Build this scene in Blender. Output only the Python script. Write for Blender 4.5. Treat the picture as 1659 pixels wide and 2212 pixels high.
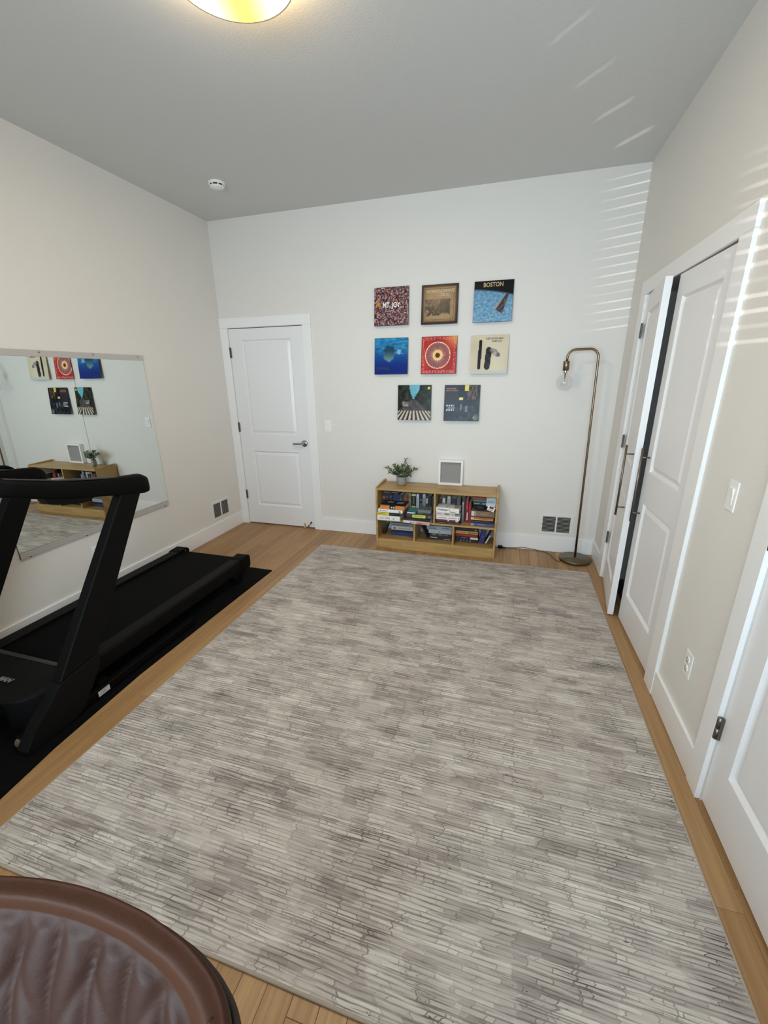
import bpy, bmesh, math, random
import numpy as np
from mathutils import Vector, Matrix, Euler, noise

random.seed(7)
S = bpy.context.scene
COL = S.collection
for o in list(bpy.data.objects):
    bpy.data.objects.remove(o)

# ------------------------------------------------------------------ camera
XR, H, YF = 3.704, 3.0, -4.95
cam_d = bpy.data.cameras.new('camera')
cam = bpy.data.objects.new('camera', cam_d)
COL.objects.link(cam)
S.camera = cam
R = ((0.959248582, 0.282314757, -0.011854789),
     (0.076132546, -0.298630586, -0.951327288),
     (-0.272113935, 0.911656817, -0.307954307))
M = Matrix.Identity(4)
for i in range(3):
    M[i][0] = R[0][i]
    M[i][1] = -R[1][i]
    M[i][2] = -R[2][i]
M.translation = (2.879335, -3.937832, 1.586854)
cam.matrix_world = M
cam_d.sensor_fit = 'HORIZONTAL'
cam_d.sensor_width = 36.0
cam_d.lens = 902.5576 / 1659.0 * 36.0
cam_d.clip_start = 0.02

# ------------------------------------------------------------------ world, lights, exposure
W = bpy.data.worlds.new('world')
S.world = W
W.use_nodes = True
bgn = W.node_tree.nodes['Background']
bgn.inputs[0].default_value = (0.62, 0.76, 1.0, 1)
bgn.inputs[1].default_value = 1.0

def area_light(name, loc, rot, sx, sy, power, color, spread=180):
    d = bpy.data.lights.new(name, 'AREA')
    d.shape = 'RECTANGLE'
    d.size, d.size_y = sx, sy
    d.energy = power
    d.color = color
    d.spread = math.radians(spread)
    o = bpy.data.objects.new(name, d)
    COL.objects.link(o)
    o.location = loc
    o.rotation_euler = rot
    return o
# daylight through the blinds of the window behind the camera
area_light('window_daylight', (2.35, YF + 0.07, 1.60), (math.radians(90), 0, 0), 2.3, 1.35, 68, (0.69, 0.87, 1.0), 118)
# the lit ceiling fixture throws its light down into the room
cl_ = area_light('ceiling_lamp', (1.845, -2.238, H - 0.101), (0, 0, 0), 0.40, 0.40, 24, (1.0, 0.80, 0.57))
cl_.data.shape = 'DISK'

# added patterned lamp: stripes drawn into its beam stand in for sun off blinds
GS = Vector((3.1, YF + 0.10, 1.5))
gd = bpy.data.lights.new('glint_pattern_lamp', 'POINT')
gd.energy = 420
gd.color = (1.0, 0.98, 0.94)
gd.shadow_soft_size = 0.0
gd.use_nodes = True
go = bpy.data.objects.new('glint_pattern_lamp', gd)
COL.objects.link(go)
go.location = GS
def build_glint_pattern(nt):
    em = next(n for n in nt.nodes if n.type == 'EMISSION')
    def mth(op, a, b=0.0, c=None, clamp=False):
        nd = nt.nodes.new('ShaderNodeMath')
        nd.operation = op
        nd.use_clamp = clamp
        for i, v in enumerate((a, b, c)):
            if v is None:
                continue
            if isinstance(v, (int, float)):
                nd.inputs[i].default_value = v
            else:
                nt.links.new(v, nd.inputs[i])
        return nd.outputs[0]
    def step(v, a, b):
        nd = nt.nodes.new('ShaderNodeMapRange')
        nd.interpolation_type = 'SMOOTHSTEP'
        nt.links.new(v, nd.inputs[0])
        for i, q in ((1, a), (2, b), (3, 0.0), (4, 1.0)):
            nd.inputs[i].default_value = q
        return nd.outputs[0]
    g = nt.nodes.new('ShaderNodeNewGeometry')
    sp = nt.nodes.new('ShaderNodeSeparateXYZ')
    nt.links.new(g.outputs['Incoming'], sp.inputs[0])
    dy = sp.outputs[1]
    k = mth('DIVIDE', -GS.y, dy)
    X = mth('MULTIPLY_ADD', sp.outputs[0], k, GS.x)
    Z = mth('MULTIPLY_ADD', sp.outputs[2], k, GS.z)
    def comb(slope, x0, z0, pitch, n, w, xa, xb, xc, xd, lo):
        t = mth('DIVIDE', mth('SUBTRACT', mth('SUBTRACT', Z, mth('MULTIPLY', mth('SUBTRACT', X, x0), slope)), z0), pitch)
        idx = mth('FLOOR', mth('ADD', t, 0.5))
        d = mth('MULTIPLY', mth('ABSOLUTE', mth('SUBTRACT', t, idx)), pitch)
        line = mth('SUBTRACT', 1.0, step(d, w * 0.35, w))
        wn = nt.nodes.new('ShaderNodeTexWhiteNoise')
        wn.noise_dimensions = '1D'
        nt.links.new(idx, wn.inputs['W'])
        amp = mth('MULTIPLY_ADD', wn.outputs['Value'], 1.0 - lo, lo)
        win = mth('MULTIPLY', step(X, xa, xb), mth('SUBTRACT', 1.0, step(X, xc, xd)))
        rng = mth('MULTIPLY', step(idx, -0.6, -0.4), mth('SUBTRACT', 1.0, step(idx, n + 0.4, n + 0.6)))
        return mth('MULTIPLY', mth('MULTIPLY', line, amp), mth('MULTIPLY', win, rng))
    tot = comb(0.115, 3.7, 1.947, 0.06275, 16, 0.0075, 3.34, 3.62, 3.70, 3.80, 0.35)
    tot = mth('ADD', tot, mth('MULTIPLY', comb(0.20, 4.05, 1.815, 0.0868, 12, 0.018, 3.97, 4.06, 4.6, 4.9, 0.25), 2.0))
    for xc, zc, sl, am in ((2.958, 3.647, 0.46, 0.4), (3.166, 3.446, 0.41, 0.5), (3.351, 3.28, 0.36, 0.9), (3.527, 3.134, 0.35, 1.6)):
        d = mth('ABSOLUTE', mth('SUBTRACT', mth('SUBTRACT', Z, mth('MULTIPLY', mth('SUBTRACT', X, xc), sl)), zc))
        a = mth('SUBTRACT', 1.0, step(d, 0.004, 0.016))
        b = mth('SUBTRACT', 1.0, step(mth('ABSOLUTE', mth('SUBTRACT', X, xc)), 0.06, 0.125))
        tot = mth('ADD', tot, mth('MULTIPLY', mth('MULTIPLY', a, b), am))
    tot = mth('MULTIPLY', tot, step(dy, 0.0, 0.05))
    nt.links.new(tot, em.inputs[1])
build_glint_pattern(gd.node_tree)

vs = S.view_settings
vs.view_transform = 'Standard'
vs.look = 'None'
vs.gamma = 1
vs.exposure = -0.26
vs.use_curve_mapping = False
S.cycles.max_bounces = 10
S.cycles.diffuse_bounces = 6
S.cycles.sample_clamp_indirect = 6
S.cycles.caustics_reflective = False
S.cycles.caustics_refractive = False

# ------------------------------------------------------------------ helpers
def lin(c):
    return tuple(((v / 12.92) if v <= 0.04045 else ((v + 0.055) / 1.055) ** 2.4) for v in c)
def s8(r, g, b):
    return lin((r / 255, g / 255, b / 255))

class NT:
    def __init__(self, m):
        self.t = m.node_tree
        self.n = self.t.nodes
    def add(self, typ, **kw):
        nd = self.n.new(typ)
        for k, v in kw.items():
            setattr(nd, k, v)
        return nd
    def link(self, a, b):
        self.t.links.new(a, b)
    def sock(self, nd, i, v):
        if hasattr(v, 'is_output') or isinstance(v, bpy.types.NodeSocket):
            self.link(v, nd.inputs[i])
        else:
            nd.inputs[i].default_value = v
    def math(self, op, a, b=0.0, c=None, clamp=False):
        nd = self.add('ShaderNodeMath', operation=op)
        nd.use_clamp = clamp
        self.sock(nd, 0, a)
        self.sock(nd, 1, b)
        if c is not None:
            self.sock(nd, 2, c)
        return nd.outputs[0]
    def mix(self, f, a, b, mode='MIX'):
        nd = self.add('ShaderNodeMix', data_type='RGBA', blend_type=mode)
        self.sock(nd, 0, f)
        self.sock(nd, 6, a if not isinstance(a, tuple) or len(a) == 4 else a + (1,))
        self.sock(nd, 7, b if not isinstance(b, tuple) or len(b) == 4 else b + (1,))
        return nd.outputs[2]
    def ramp(self, f, stops, interp='LINEAR'):
        nd = self.add('ShaderNodeValToRGB')
        nd.color_ramp.interpolation = interp
        el = nd.color_ramp.elements
        while len(el) < len(stops):
            el.new(0.5)
        for e, (p, c) in zip(el, stops):
            e.position = p
            e.color = c if len(c) == 4 else tuple(c) + (1,)
        self.sock(nd, 0, f)
        return nd.outputs[0]
    def mapr(self, f, a, b, c, d):
        nd = self.add('ShaderNodeMapRange')
        for i, v in enumerate((f, a, b, c, d)):
            self.sock(nd, i, v)
        return nd.outputs[0]
    def noise(self, vec, scale, detail=2.0, rough=0.5, dist=0.0):
        nd = self.add('ShaderNodeTexNoise')
        self.sock(nd, 'Vector', vec)
        nd.inputs['Scale'].default_value = scale
        nd.inputs['Detail'].default_value = detail
        nd.inputs['Roughness'].default_value = rough
        nd.inputs['Distortion'].default_value = dist
        return nd.outputs[0]
    def mapping(self, vec, loc=(0, 0, 0), rot=(0, 0, 0), scale=(1, 1, 1)):
        nd = self.add('ShaderNodeMapping')
        self.sock(nd, 0, vec)
        self.sock(nd, 1, loc)
        nd.inputs[2].default_value = rot
        nd.inputs[3].default_value = scale
        return nd.outputs[0]

def new_mat(name):
    m = bpy.data.materials.new(name)
    m.use_nodes = True
    return m, NT(m), m.node_tree.nodes['Principled BSDF']

def mat(name, color, rough=0.5, metal=0.0, bump=0.0, bscale=200.0, var=0.0, vscale=8.0, spec=0.5, coat=0.0, trans=0.0):
    """procedural paint, plastic or metal: colour with faint mottling and fine relief"""
    m, t, b = new_mat(name)
    tc = t.add('ShaderNodeTexCoord').outputs['Object']
    c = color + (1,)
    b.inputs['Base Color'].default_value = c
    if var > 0:
        f = t.noise(tc, vscale, 4.0)
        lo = tuple(v * (1 - var) for v in color)
        hi = tuple(min(1, v * (1 + var)) for v in color)
        t.link(t.mix(f, lo, hi), b.inputs['Base Color'])
    b.inputs['Roughness'].default_value = rough
    b.inputs['Metallic'].default_value = metal
    b.inputs['Specular IOR Level'].default_value = spec
    b.inputs['Coat Weight'].default_value = coat
    b.inputs['Transmission Weight'].default_value = trans
    if bump > 0:
        bn = t.add('ShaderNodeBump')
        bn.inputs['Strength'].default_value = bump
        bn.inputs['Distance'].default_value = 0.002
        t.link(t.noise(tc, bscale, 3.0), bn.inputs['Height'])
        t.link(bn.outputs[0], b.inputs['Normal'])
    return m

WM = {}      # world matrix of every object built here

def empty(name, loc=(0, 0, 0), rotz=0.0, label=None, cat=None, group=None, rot=None):
    o = bpy.data.objects.new(name, None)
    COL.objects.link(o)
    o.empty_display_size = 0.05
    mw = Matrix.Translation(loc) @ (rot.to_4x4() if rot is not None else Matrix.Rotation(rotz, 4, 'Z'))
    o.matrix_world = mw
    WM[o] = mw
    if label:
        o['label'] = label
    if cat:
        o['category'] = cat
    if group:
        o['group'] = group
    return o

def obj(name, bm, m, parent=None, local=False, smooth=False, label=None, kind=None, origin=None):
    """one mesh object from a bmesh; world coordinates unless local"""
    if parent is not None and not local:
        bm.transform(WM[parent].inverted())
    if parent is None and origin is not None:
        bm.transform(Matrix.Translation(-Vector(origin)))
    bmesh.ops.recalc_face_normals(bm, faces=bm.faces)
    me = bpy.data.meshes.new(name)
    bm.to_mesh(me)
    bm.free()
    if smooth:
        for p in me.polygons:
            p.use_smooth = True
    for mm in (m if isinstance(m, (list, tuple)) else [m]):
        me.materials.append(mm)
    o = bpy.data.objects.new(name, me)
    COL.objects.link(o)
    if parent is not None:
        o.parent = parent
        WM[o] = WM[parent].copy()
    else:
        WM[o] = Matrix.Translation(origin) if origin is not None else Matrix.Identity(4)
        if origin is not None:
            o.location = origin
    if label:
        o['label'] = label
    if kind:
        o['kind'] = kind
    return o

def tag(o, label, cat, group=None, kind=None):
    o['label'] = label
    o['category'] = cat
    if group:
        o['group'] = group
    if kind:
        o['kind'] = kind
    return o

def B():
    return bmesh.new()

def bx(bm, x0, x1, y0, y1, z0, z1, bev=0.0, seg=1, mi=0):
    t = bmesh.new()
    bmesh.ops.create_cube(t, size=1)
    for v in t.verts:
        v.co = Vector(((x0 + x1) / 2 + v.co.x * (x1 - x0), (y0 + y1) / 2 + v.co.y * (y1 - y0), (z0 + z1) / 2 + v.co.z * (z1 - z0)))
    if bev > 0:
        bmesh.ops.bevel(t, geom=t.edges[:], offset=bev, segments=seg, affect='EDGES', profile=0.5)
    merge(bm, t, mi)
    return bm

def merge(bm, t, mi=0, mtx=None):
    mp = {}
    for v in t.verts:
        mp[v] = bm.verts.new(mtx @ v.co if mtx else v.co)
    for f in t.faces:
        try:
            nf = bm.faces.new([mp[v] for v in f.verts])
            nf.material_index = mi if mi else f.material_index
            nf.smooth = f.smooth
        except ValueError:
            pass
    t.free()

def prism(bm, pts, axis, a0, a1, bev=0.0, seg=2, mi=0):
    """extrude a 2D outline along an axis (0 x: pts are (y,z); 1 y: (x,z); 2 z: (x,y))"""
    t = bmesh.new()
    def P(p, a):
        return Vector((a, p[0], p[1])) if axis == 0 else Vector((p[0], a, p[1])) if axis == 1 else Vector((p[0], p[1], a))
    A = [t.verts.new(P(p, a0)) for p in pts]
    Bv = [t.verts.new(P(p, a1)) for p in pts]
    n = len(pts)
    t.faces.new(A)
    t.faces.new(list(reversed(Bv)))
    for i in range(n):
        t.faces.new((A[i], A[(i + 1) % n], Bv[(i + 1) % n], Bv[i]))
    if bev > 0:
        bmesh.ops.bevel(t, geom=t.edges[:], offset=bev, segments=seg, affect='EDGES', profile=0.5)
    merge(bm, t, mi)
    return bm

def lathe(bm, prof, center=(0, 0, 0), n=32, axis='Z', smooth=True, mi=0):
    """revolve [(r, h), ...]"""
    t = bmesh.new()
    rings = []
    for r, h in prof:
        if r < 1e-6:
            rings.append([t.verts.new((0, 0, h))])
        else:
            rings.append([t.verts.new((r * math.cos(2 * math.pi * k / n), r * math.sin(2 * math.pi * k / n), h)) for k in range(n)])
    for a, b in zip(rings, rings[1:]):
        for k in range(n):
            k2 = (k + 1) % n
            if len(a) == 1 and len(b) == 1:
                continue
            if len(a) == 1:
                f = t.faces.new((a[0], b[k], b[k2]))
            elif len(b) == 1:
                f = t.faces.new((a[k], a[k2], b[0]))
            else:
                f = t.faces.new((a[k], a[k2], b[k2], b[k]))
            f.smooth = smooth
    mtx = Matrix.Translation(center)
    if axis == 'Y':
        mtx = mtx @ Matrix.Rotation(math.radians(90), 4, 'X')      # +h -> -y
    elif axis == 'X':
        mtx = mtx @ Matrix.Rotation(math.radians(90), 4, 'Y')      # +h -> +x
    merge(bm, t, mi, mtx)
    return bm

def tube(bm, pts, r, n=10, caps=True, mi=0):
    pts = [Vector(p) for p in pts]
    rs = r if isinstance(r, (list, tuple)) else [r] * len(pts)
    t = bmesh.new()
    rings = []
    up = None
    for i, p in enumerate(pts):
        d = (pts[min(i + 1, len(pts) - 1)] - pts[max(i - 1, 0)]).normalized()
        if up is None:
            up = Vector((0, 0, 1)) if abs(d.z) < 0.9 else Vector((0, 1, 0))
        a = d.cross(up).normalized()
        up = a.cross(d).normalized()
        rings.append([t.verts.new(p + rs[i] * (a * math.cos(2 * math.pi * k / n) + up * math.sin(2 * math.pi * k / n))) for k in range(n)])
    for a, b in zip(rings, rings[1:]):
        for k in range(n):
            f = t.faces.new((a[k], a[(k + 1) % n], b[(k + 1) % n], b[k]))
            f.smooth = True
    if caps:
        t.faces.new(rings[0])
        t.faces.new(list(reversed(rings[-1])))
    merge(bm, t, mi)
    return bm

def smooth_path(pts, it=3):
    pts = [Vector(p) for p in pts]
    for _ in range(it):
        q = [pts[0]]
        for a, b in zip(pts, pts[1:]):
            q += [a * 0.75 + b * 0.25, a * 0.25 + b * 0.75]
        q.append(pts[-1])
        pts = q
    return pts

def text_bm(s, size, mtx, bold=False, shear=0.0, depth=0.0003, align='LEFT', sx=1.0):
    cu = bpy.data.curves.new('lettering', 'FONT')
    cu.body = s
    cu.size = size
    cu.extrude = depth
    cu.shear = shear
    cu.align_x = align
    cu.resolution_u = 3
    if bold:
        cu.offset = size * 0.022
    o = bpy.data.objects.new('lettering', cu)
    me = o.to_mesh()
    bm = bmesh.new()
    bm.from_mesh(me)
    o.to_mesh_clear()
    bpy.data.objects.remove(o)
    bpy.data.curves.remove(cu)
    bm.transform(mtx @ Matrix.Diagonal((sx, 1, 1, 1)))
    return bm

def frame_m(o, x, y):
    """matrix whose columns are x, y, x cross y at origin o"""
    x = Vector(x).normalized()
    y = Vector(y).normalized()
    z = x.cross(y)
    m = Matrix.Identity(4)
    for i in range(3):
        m[i][0], m[i][1], m[i][2] = x[i], y[i], z[i]
    m.translation = o
    return m

# ------------------------------------------------------------------ materials
def wall_paint(name, c, strength=0.12):
    m, t, b = new_mat(name)
    tc = t.add('ShaderNodeTexCoord').outputs['Object']
    f = t.noise(tc, 1.3, 3.0)
    t.link(t.mix(f, tuple(v * 0.985 for v in c), tuple(min(1, v * 1.015) for v in c)), b.inputs['Base Color'])
    b.inputs['Roughness'].default_value = 0.62
    b.inputs['Specular IOR Level'].default_value = 0.35
    bn = t.add('ShaderNodeBump')
    bn.inputs['Strength'].default_value = strength
    bn.inputs['Distance'].default_value = 0.003
    t.link(t.noise(tc, 95, 3.0, 0.55), bn.inputs['Height'])
    t.link(bn.outputs[0], b.inputs['Normal'])
    return m

M_wall = wall_paint('wall_paint', s8(226, 222, 216))
M_ceil = wall_paint('ceiling_paint', s8(208, 207, 205), 0.2)
M_trim = mat('white_trim_paint', s8(240, 239, 238), 0.35, bump=0.03, bscale=120, spec=0.5)
M_door = mat('white_door_paint', s8(234, 233, 233), 0.36, bump=0.04, bscale=60, spec=0.5)
M_dark = mat('hollow_shade', s8(24, 24, 26), 0.9)  # dark colour standing in for shade inside hollows
M_plate = mat('white_plate_plastic', s8(238, 237, 232), 0.35, bump=0.01)
M_slot = mat('slot_dark', s8(60, 58, 55), 0.6)
M_nickel = mat('satin_nickel', s8(150, 145, 138), 0.32, 1.0, bump=0.02, bscale=300)
M_hinge = mat('hinge_nickel', s8(122, 114, 106), 0.38, 1.0, bump=0.02, bscale=300)
M_alu = mat('brushed_aluminium', s8(200, 196, 192), 0.45, 0.45, bump=0.05, bscale=250)
M_screw = mat('screw_steel', s8(190, 188, 184), 0.25, 1.0, bump=0.02)
M_vent = mat('vent_white_enamel', s8(228, 227, 222), 0.4, bump=0.02)
M_brass = mat('antique_brass', s8(132, 114, 94), 0.3, 1.0, bump=0.03, bscale=250, var=0.05)
M_brass_base = mat('antique_brass_base', s8(122, 112, 92), 0.38, 1.0, bump=0.03, bscale=250, var=0.06)
M_blackplastic = mat('black_plastic', s8(9, 9, 9), 0.55, bump=0.08, bscale=600, spec=0.08)
M_blacksatin = mat('black_satin_plastic', s8(11, 11, 11), 0.5, bump=0.03, bscale=500, spec=0.10)
M_belt = mat('treadmill_belt_rubber', s8(9, 9, 10), 0.75, bump=0.2, bscale=900, spec=0.08)
M_mat = mat('black_rubber_mat', s8(8, 8, 9), 0.8, bump=0.25, bscale=500, spec=0.08)
M_hood = mat('charcoal_hood_plastic', s8(15, 15, 15), 0.6, bump=0.08, bscale=500, spec=0.10)
M_strip = mat('grey_trim_plastic', s8(48, 47, 46), 0.5, bump=0.04, spec=0.3)
M_concrete = mat('pot_concrete', s8(150, 144, 138), 0.85, bump=0.3, bscale=120, var=0.12, vscale=25)
M_soil = mat('dark_soil', s8(50, 38, 28), 0.95, bump=0.8, bscale=150, var=0.3, vscale=60)
M_white_frame = mat('white_frame_lacquer', s8(240, 240, 236), 0.35, bump=0.02)
M_paper = mat('book_pages', s8(222, 214, 196), 0.85, bump=0.4, bscale=500, var=0.05, vscale=60)

def wood(name, cols, stave=(0.30, 0.045), axis=(0, 1, 2), rough=0.42):
    """finger-jointed wood: staves of slightly different tone with stretched grain.  axis picks (along, across)"""
    m, t, b = new_mat(name)
    tc = t.add('ShaderNodeTexCoord').outputs['Object']
    sep = t.add('ShaderNodeSeparateXYZ')
    t.link(tc, sep.inputs[0])
    ac = t.math('ADD', sep.outputs[1], sep.outputs[2])
    cb = t.add('ShaderNodeCombineXYZ')
    t.link(sep.outputs[0], cb.inputs[0])
    t.link(ac, cb.inputs[1])
    br = t.add('ShaderNodeTexBrick')
    br.offset = 0.37
    br.offset_frequency = 2
    t.link(cb.outputs[0], br.inputs['Vector'])
    br.inputs['Color1'].default_value = (0, 0, 0, 1)
    br.inputs['Color2'].default_value = (1, 1, 1, 1)
    br.inputs['Mortar'].default_value = (0.5, 0.5, 0.5, 1)
    br.inputs['Scale'].default_value = 1.0
    br.inputs['Mortar Size'].default_value = 0.0
    br.inputs['Brick Width'].default_value = stave[0]
    br.inputs['Row Height'].default_value = stave[1]
    g = t.noise(t.mapping(tc, scale=(3, 60, 60)), 1.0, 5.0, 0.6, 0.4)
    base = t.mix(br.outputs[0], cols[0] + (1,), cols[1] + (1,))
    dk = tuple(v * 0.72 for v in cols[0]) + (1,)
    col = t.mix(t.mapr(g, 0.35, 0.75, 0.0, 0.65), base, dk)
    t.link(col, b.inputs['Base Color'])
    b.inputs['Roughness'].default_value = rough
    bn = t.add('ShaderNodeBump')
    bn.inputs['Strength'].default_value = 0.08
    bn.inputs['Distance'].default_value = 0.001
    t.link(g, bn.inputs['Height'])
    t.link(bn.outputs[0], b.inputs['Normal'])
    return m
M_shelf = wood('bookcase_oak', (s8(172, 137, 82), s8(197, 162, 104)))

def plank_wood():
    m, t, b = new_mat('oak_floor')
    tc = t.add('ShaderNodeTexCoord').outputs['Object']
    oi = t.add('ShaderNodeObjectInfo')
    rnd = oi.outputs['Random']
    off = t.add('ShaderNodeCombineXYZ')
    t.link(t.math('MULTIPLY', rnd, 37.0), off.inputs[0])
    t.link(t.math('MULTIPLY', rnd, 91.0), off.inputs[1])
    v = t.add('ShaderNodeVectorMath', operation='ADD')
    t.link(tc, v.inputs[0])
    t.link(off.outputs[0], v.inputs[1])
    g1 = t.noise(t.mapping(v.outputs[0], scale=(55, 1.6, 1)), 1.0, 6.0, 0.62, 0.6)
    g2 = t.noise(t.mapping(v.outputs[0], scale=(240, 5, 1)), 1.0, 3.0, 0.6)
    base = t.ramp(rnd, [(0.0, s8(154, 118, 78)), (0.4, s8(170, 132, 88)), (0.75, s8(181, 144, 98)), (1.0, s8(163, 125, 83))])
    c = t.mix(t.mapr(g1, 0.38, 0.72, 0.0, 0.55), base, s8(126, 90, 53) + (1,))
    c = t.mix(t.mapr(g2, 0.5, 0.8, 0.0, 0.3), c, s8(118, 84, 50) + (1,))
    t.link(c, b.inputs['Base Color'])
    t.link(t.mapr(g1, 0.2, 0.8, 0.36, 0.5), b.inputs['Roughness'])
    bn = t.add('ShaderNodeBump')
    bn.inputs['Strength'].default_value = 0.1
    bn.inputs['Distance'].default_value = 0.001
    t.link(g1, bn.inputs['Height'])
    t.link(bn.outputs[0], b.inputs['Normal'])
    return m
M_floor = plank_wood()
M_sub = mat('subfloor_dark', s8(60, 42, 26), 0.9)

# ------------------------------------------------------------------ setting
WT = 0.12
bm = B()
D1x0, D1x1, D1z = 0.0875, 0.9155, 2.066
# back wall with a door recess
for a in ((-WT, D1x0, 0, WT, 0, H), (D1x1, XR + WT, 0, WT, 0, H), (D1x0, D1x1, 0, WT, D1z, H), (D1x0, D1x1, 0.05, WT, 0, D1z)):
    bx(bm, *a)
obj('wall_back', bm, M_wall, kind='structure')
bm = B()
bx(bm, -WT, 0, YF, 0, 0, H)
obj('wall_left', bm, M_wall, kind='structure')
CY0, CY1, CZ = -0.46, -1.725, 2.095          # closet opening
D3a, D3b, D3z = -2.437, -3.265, 2.066        # door on the right wall
bm = B()
for a in ((CY0, 0, 0, H), (D3a, CY1, 0, H), (YF, D3b, 0, H), (CY1, CY0, CZ, H), (D3b, D3a, D3z, H)):
    bx(bm, XR, XR + WT, a[0], a[1], a[2], a[3])
bx(bm, XR + 0.05, XR + WT, D3b, D3a, 0, D3z)
obj('wall_right', bm, M_wall, kind='structure')
bm = B()                                      # closet shell behind the double doors
CD = 0.72
bx(bm, XR + CD, XR + CD + 0.05, CY1 - 0.05, CY0 + 0.05, 0, CZ + 0.3)
bx(bm, XR + WT, XR + CD, CY0 + 0.0, CY0 + 0.05, 0, CZ + 0.3)
bx(bm, XR + WT, XR + CD, CY1 - 0.05, CY1, 0, CZ + 0.3)
bx(bm, XR + WT, XR + CD, CY1, CY0, CZ + 0.25, CZ + 0.3)
obj('wall_closet', bm, M_wall, kind='structure')
# front wall (behind the camera) with its window opening
WX0, WX1, WZ0, WZ1 = 1.15, 3.55, 0.9, 2.3
bm = B()
for a in ((-WT, WX0, 0, H), (WX1, XR + WT, 0, H), (WX0, WX1, 0, WZ0), (WX0, WX1, WZ1, H)):
    bx(bm, a[0], a[1], YF - WT, YF, a[2], a[3])
obj('wall_front', bm, M_wall, kind='structure')
bm = B()
bx(bm, -WT, XR + WT, YF - WT, WT, H, H + 0.1)
obj('ceiling', bm, M_ceil, kind='structure')
bm = B()
for a in ((WX0, WX0 + 0.05, WZ0, WZ1), (WX1 - 0.05, WX1, WZ0, WZ1), (WX0, WX1, WZ0, WZ0 + 0.05), (WX0, WX1, WZ1 - 0.05, WZ1), (2.32, 2.38, WZ0, WZ1)):
    bx(bm, a[0], a[1], YF - 0.10, YF - 0.05, a[2], a[3], 0.004)
bx(bm, WX0 - 0.09, WX1 + 0.09, YF, YF + 0.035, WZ0 - 0.03, WZ0, 0.004)
wf = obj('window_1', bm, M_trim, kind='structure')
M_glass = mat('window_glass', (1, 1, 1), 0.02, trans=1.0)
bm = B()
bx(bm, WX0 + 0.05, WX1 - 0.05, YF - 0.082, YF - 0.078, WZ0 + 0.05, WZ1 - 0.05)
obj('window_pane', bm, M_glass, wf)

# floor: subfloor and every oak strip
bm = B()
bx(bm, -WT, XR + CD, YF - 0.02, 0.05, -0.06, -0.019)
fl = obj('floor', bm, M_sub, kind='structure')
PW = 0.0783
k0 = int((2.28 + 0.1) / PW)
rr = random.Random(11)
col_i = 0
x = 2.28 - k0 * PW - PW
while x < XR + 0.02:
    y = 0.045
    first = True
    while y > YF:
        L = rr.uniform(0.75, 1.75) if not first else rr.uniform(0.35, 1.5)
        first = False
        y1 = max(y - L, YF)
        if y - y1 > 0.05:
            bm = B()
            g = 0.0004
            w, l = PW / 2 - g, (y - y1) / 2 - g
            # plank with eased top edges
            c = 0.0009
            v = [bm.verts.new(p) for p in ((-w, -l, -0.018), (w, -l, -0.018), (w, l, -0.018), (-w, l, -0.018),
                                           (-w, -l, -c), (w, -l, -c), (w, l, -c), (-w, l, -c),
                                           (-w + c, -l + c, 0), (w - c, -l + c, 0), (w - c, l - c, 0), (-w + c, l - c, 0))]
            for a in range(4):
                b_ = (a + 1) % 4
                bm.faces.new((v[a], v[b_], v[4 + b_], v[4 + a]))
                bm.faces.new((v[4 + a], v[4 + b_], v[8 + b_], v[8 + a]))
            bm.faces.new(v[8:12])
            po = obj('floor_plank', bm, M_floor, fl, local=True)
            po.location = (x + PW / 2, (y + y1) / 2, 0)
        y = y1
    x += PW

# baseboards and casings
HB, TB = 0.146, 0.015
def board(name, *boxes, m=None, bev=0.003):
    bm = B()
    for a in boxes:
        bx(bm, *a, bev)
    return obj(name, bm, m or M_trim, kind='structure')
board('baseboard_back', (1.008, XR - TB, -TB, 0, 0, HB))
board('baseboard_left', (0, TB, YF, -0.0185, 0, HB))
board('baseboard_right', (XR - TB, XR, -0.335, -0.0, 0, HB), (XR - TB, XR, -2.342, -1.848, 0, HB), (XR - TB, XR, YF, -3.36, 0, HB))
board('baseboard_front', (TB, XR - TB, YF, YF + TB, 0, HB))
TC = 0.018
# casing of the hall door
board('trim_1', (0.001, 0.0865, -TC, 0, 0, D1z + 0.002), bev=0.002)
board('trim_2', (0.9165, 1.008, -TC, 0, 0, D1z + 0.002), bev=0.002)
board('trim_3', (0.001, 1.008, -TC, 0, D1z + 0.0025, 2.159), bev=0.002)
# casing of the closet
board('trim_4', (XR - TC, XR, -0.455, -0.34, 0, CZ - 0.004), bev=0.002)
board('trim_5', (XR - TC, XR, -1.848, -1.732, 0, CZ - 0.004), bev=0.002)
board('trim_6', (XR - TC, XR, -1.848, -0.34, CZ - 0.0035, 2.182), bev=0.002)
# casing of the near door
board('trim_7', (XR - TC, XR, -2.433, -2.342, 0, D3z + 0.002), bev=0.002)
board('trim_8', (XR - TC, XR, -3.36, -3.27, 0, D3z + 0.002), bev=0.002)
board('trim_9', (XR - TC, XR, -3.36, -2.342, D3z + 0.0025, 2.159), bev=0.002)
# closet jamb lining
board('trim_10', (XR, XR + WT, CY0 - 0.001, CY0 + 0.0, 0, CZ), bev=0)

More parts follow.
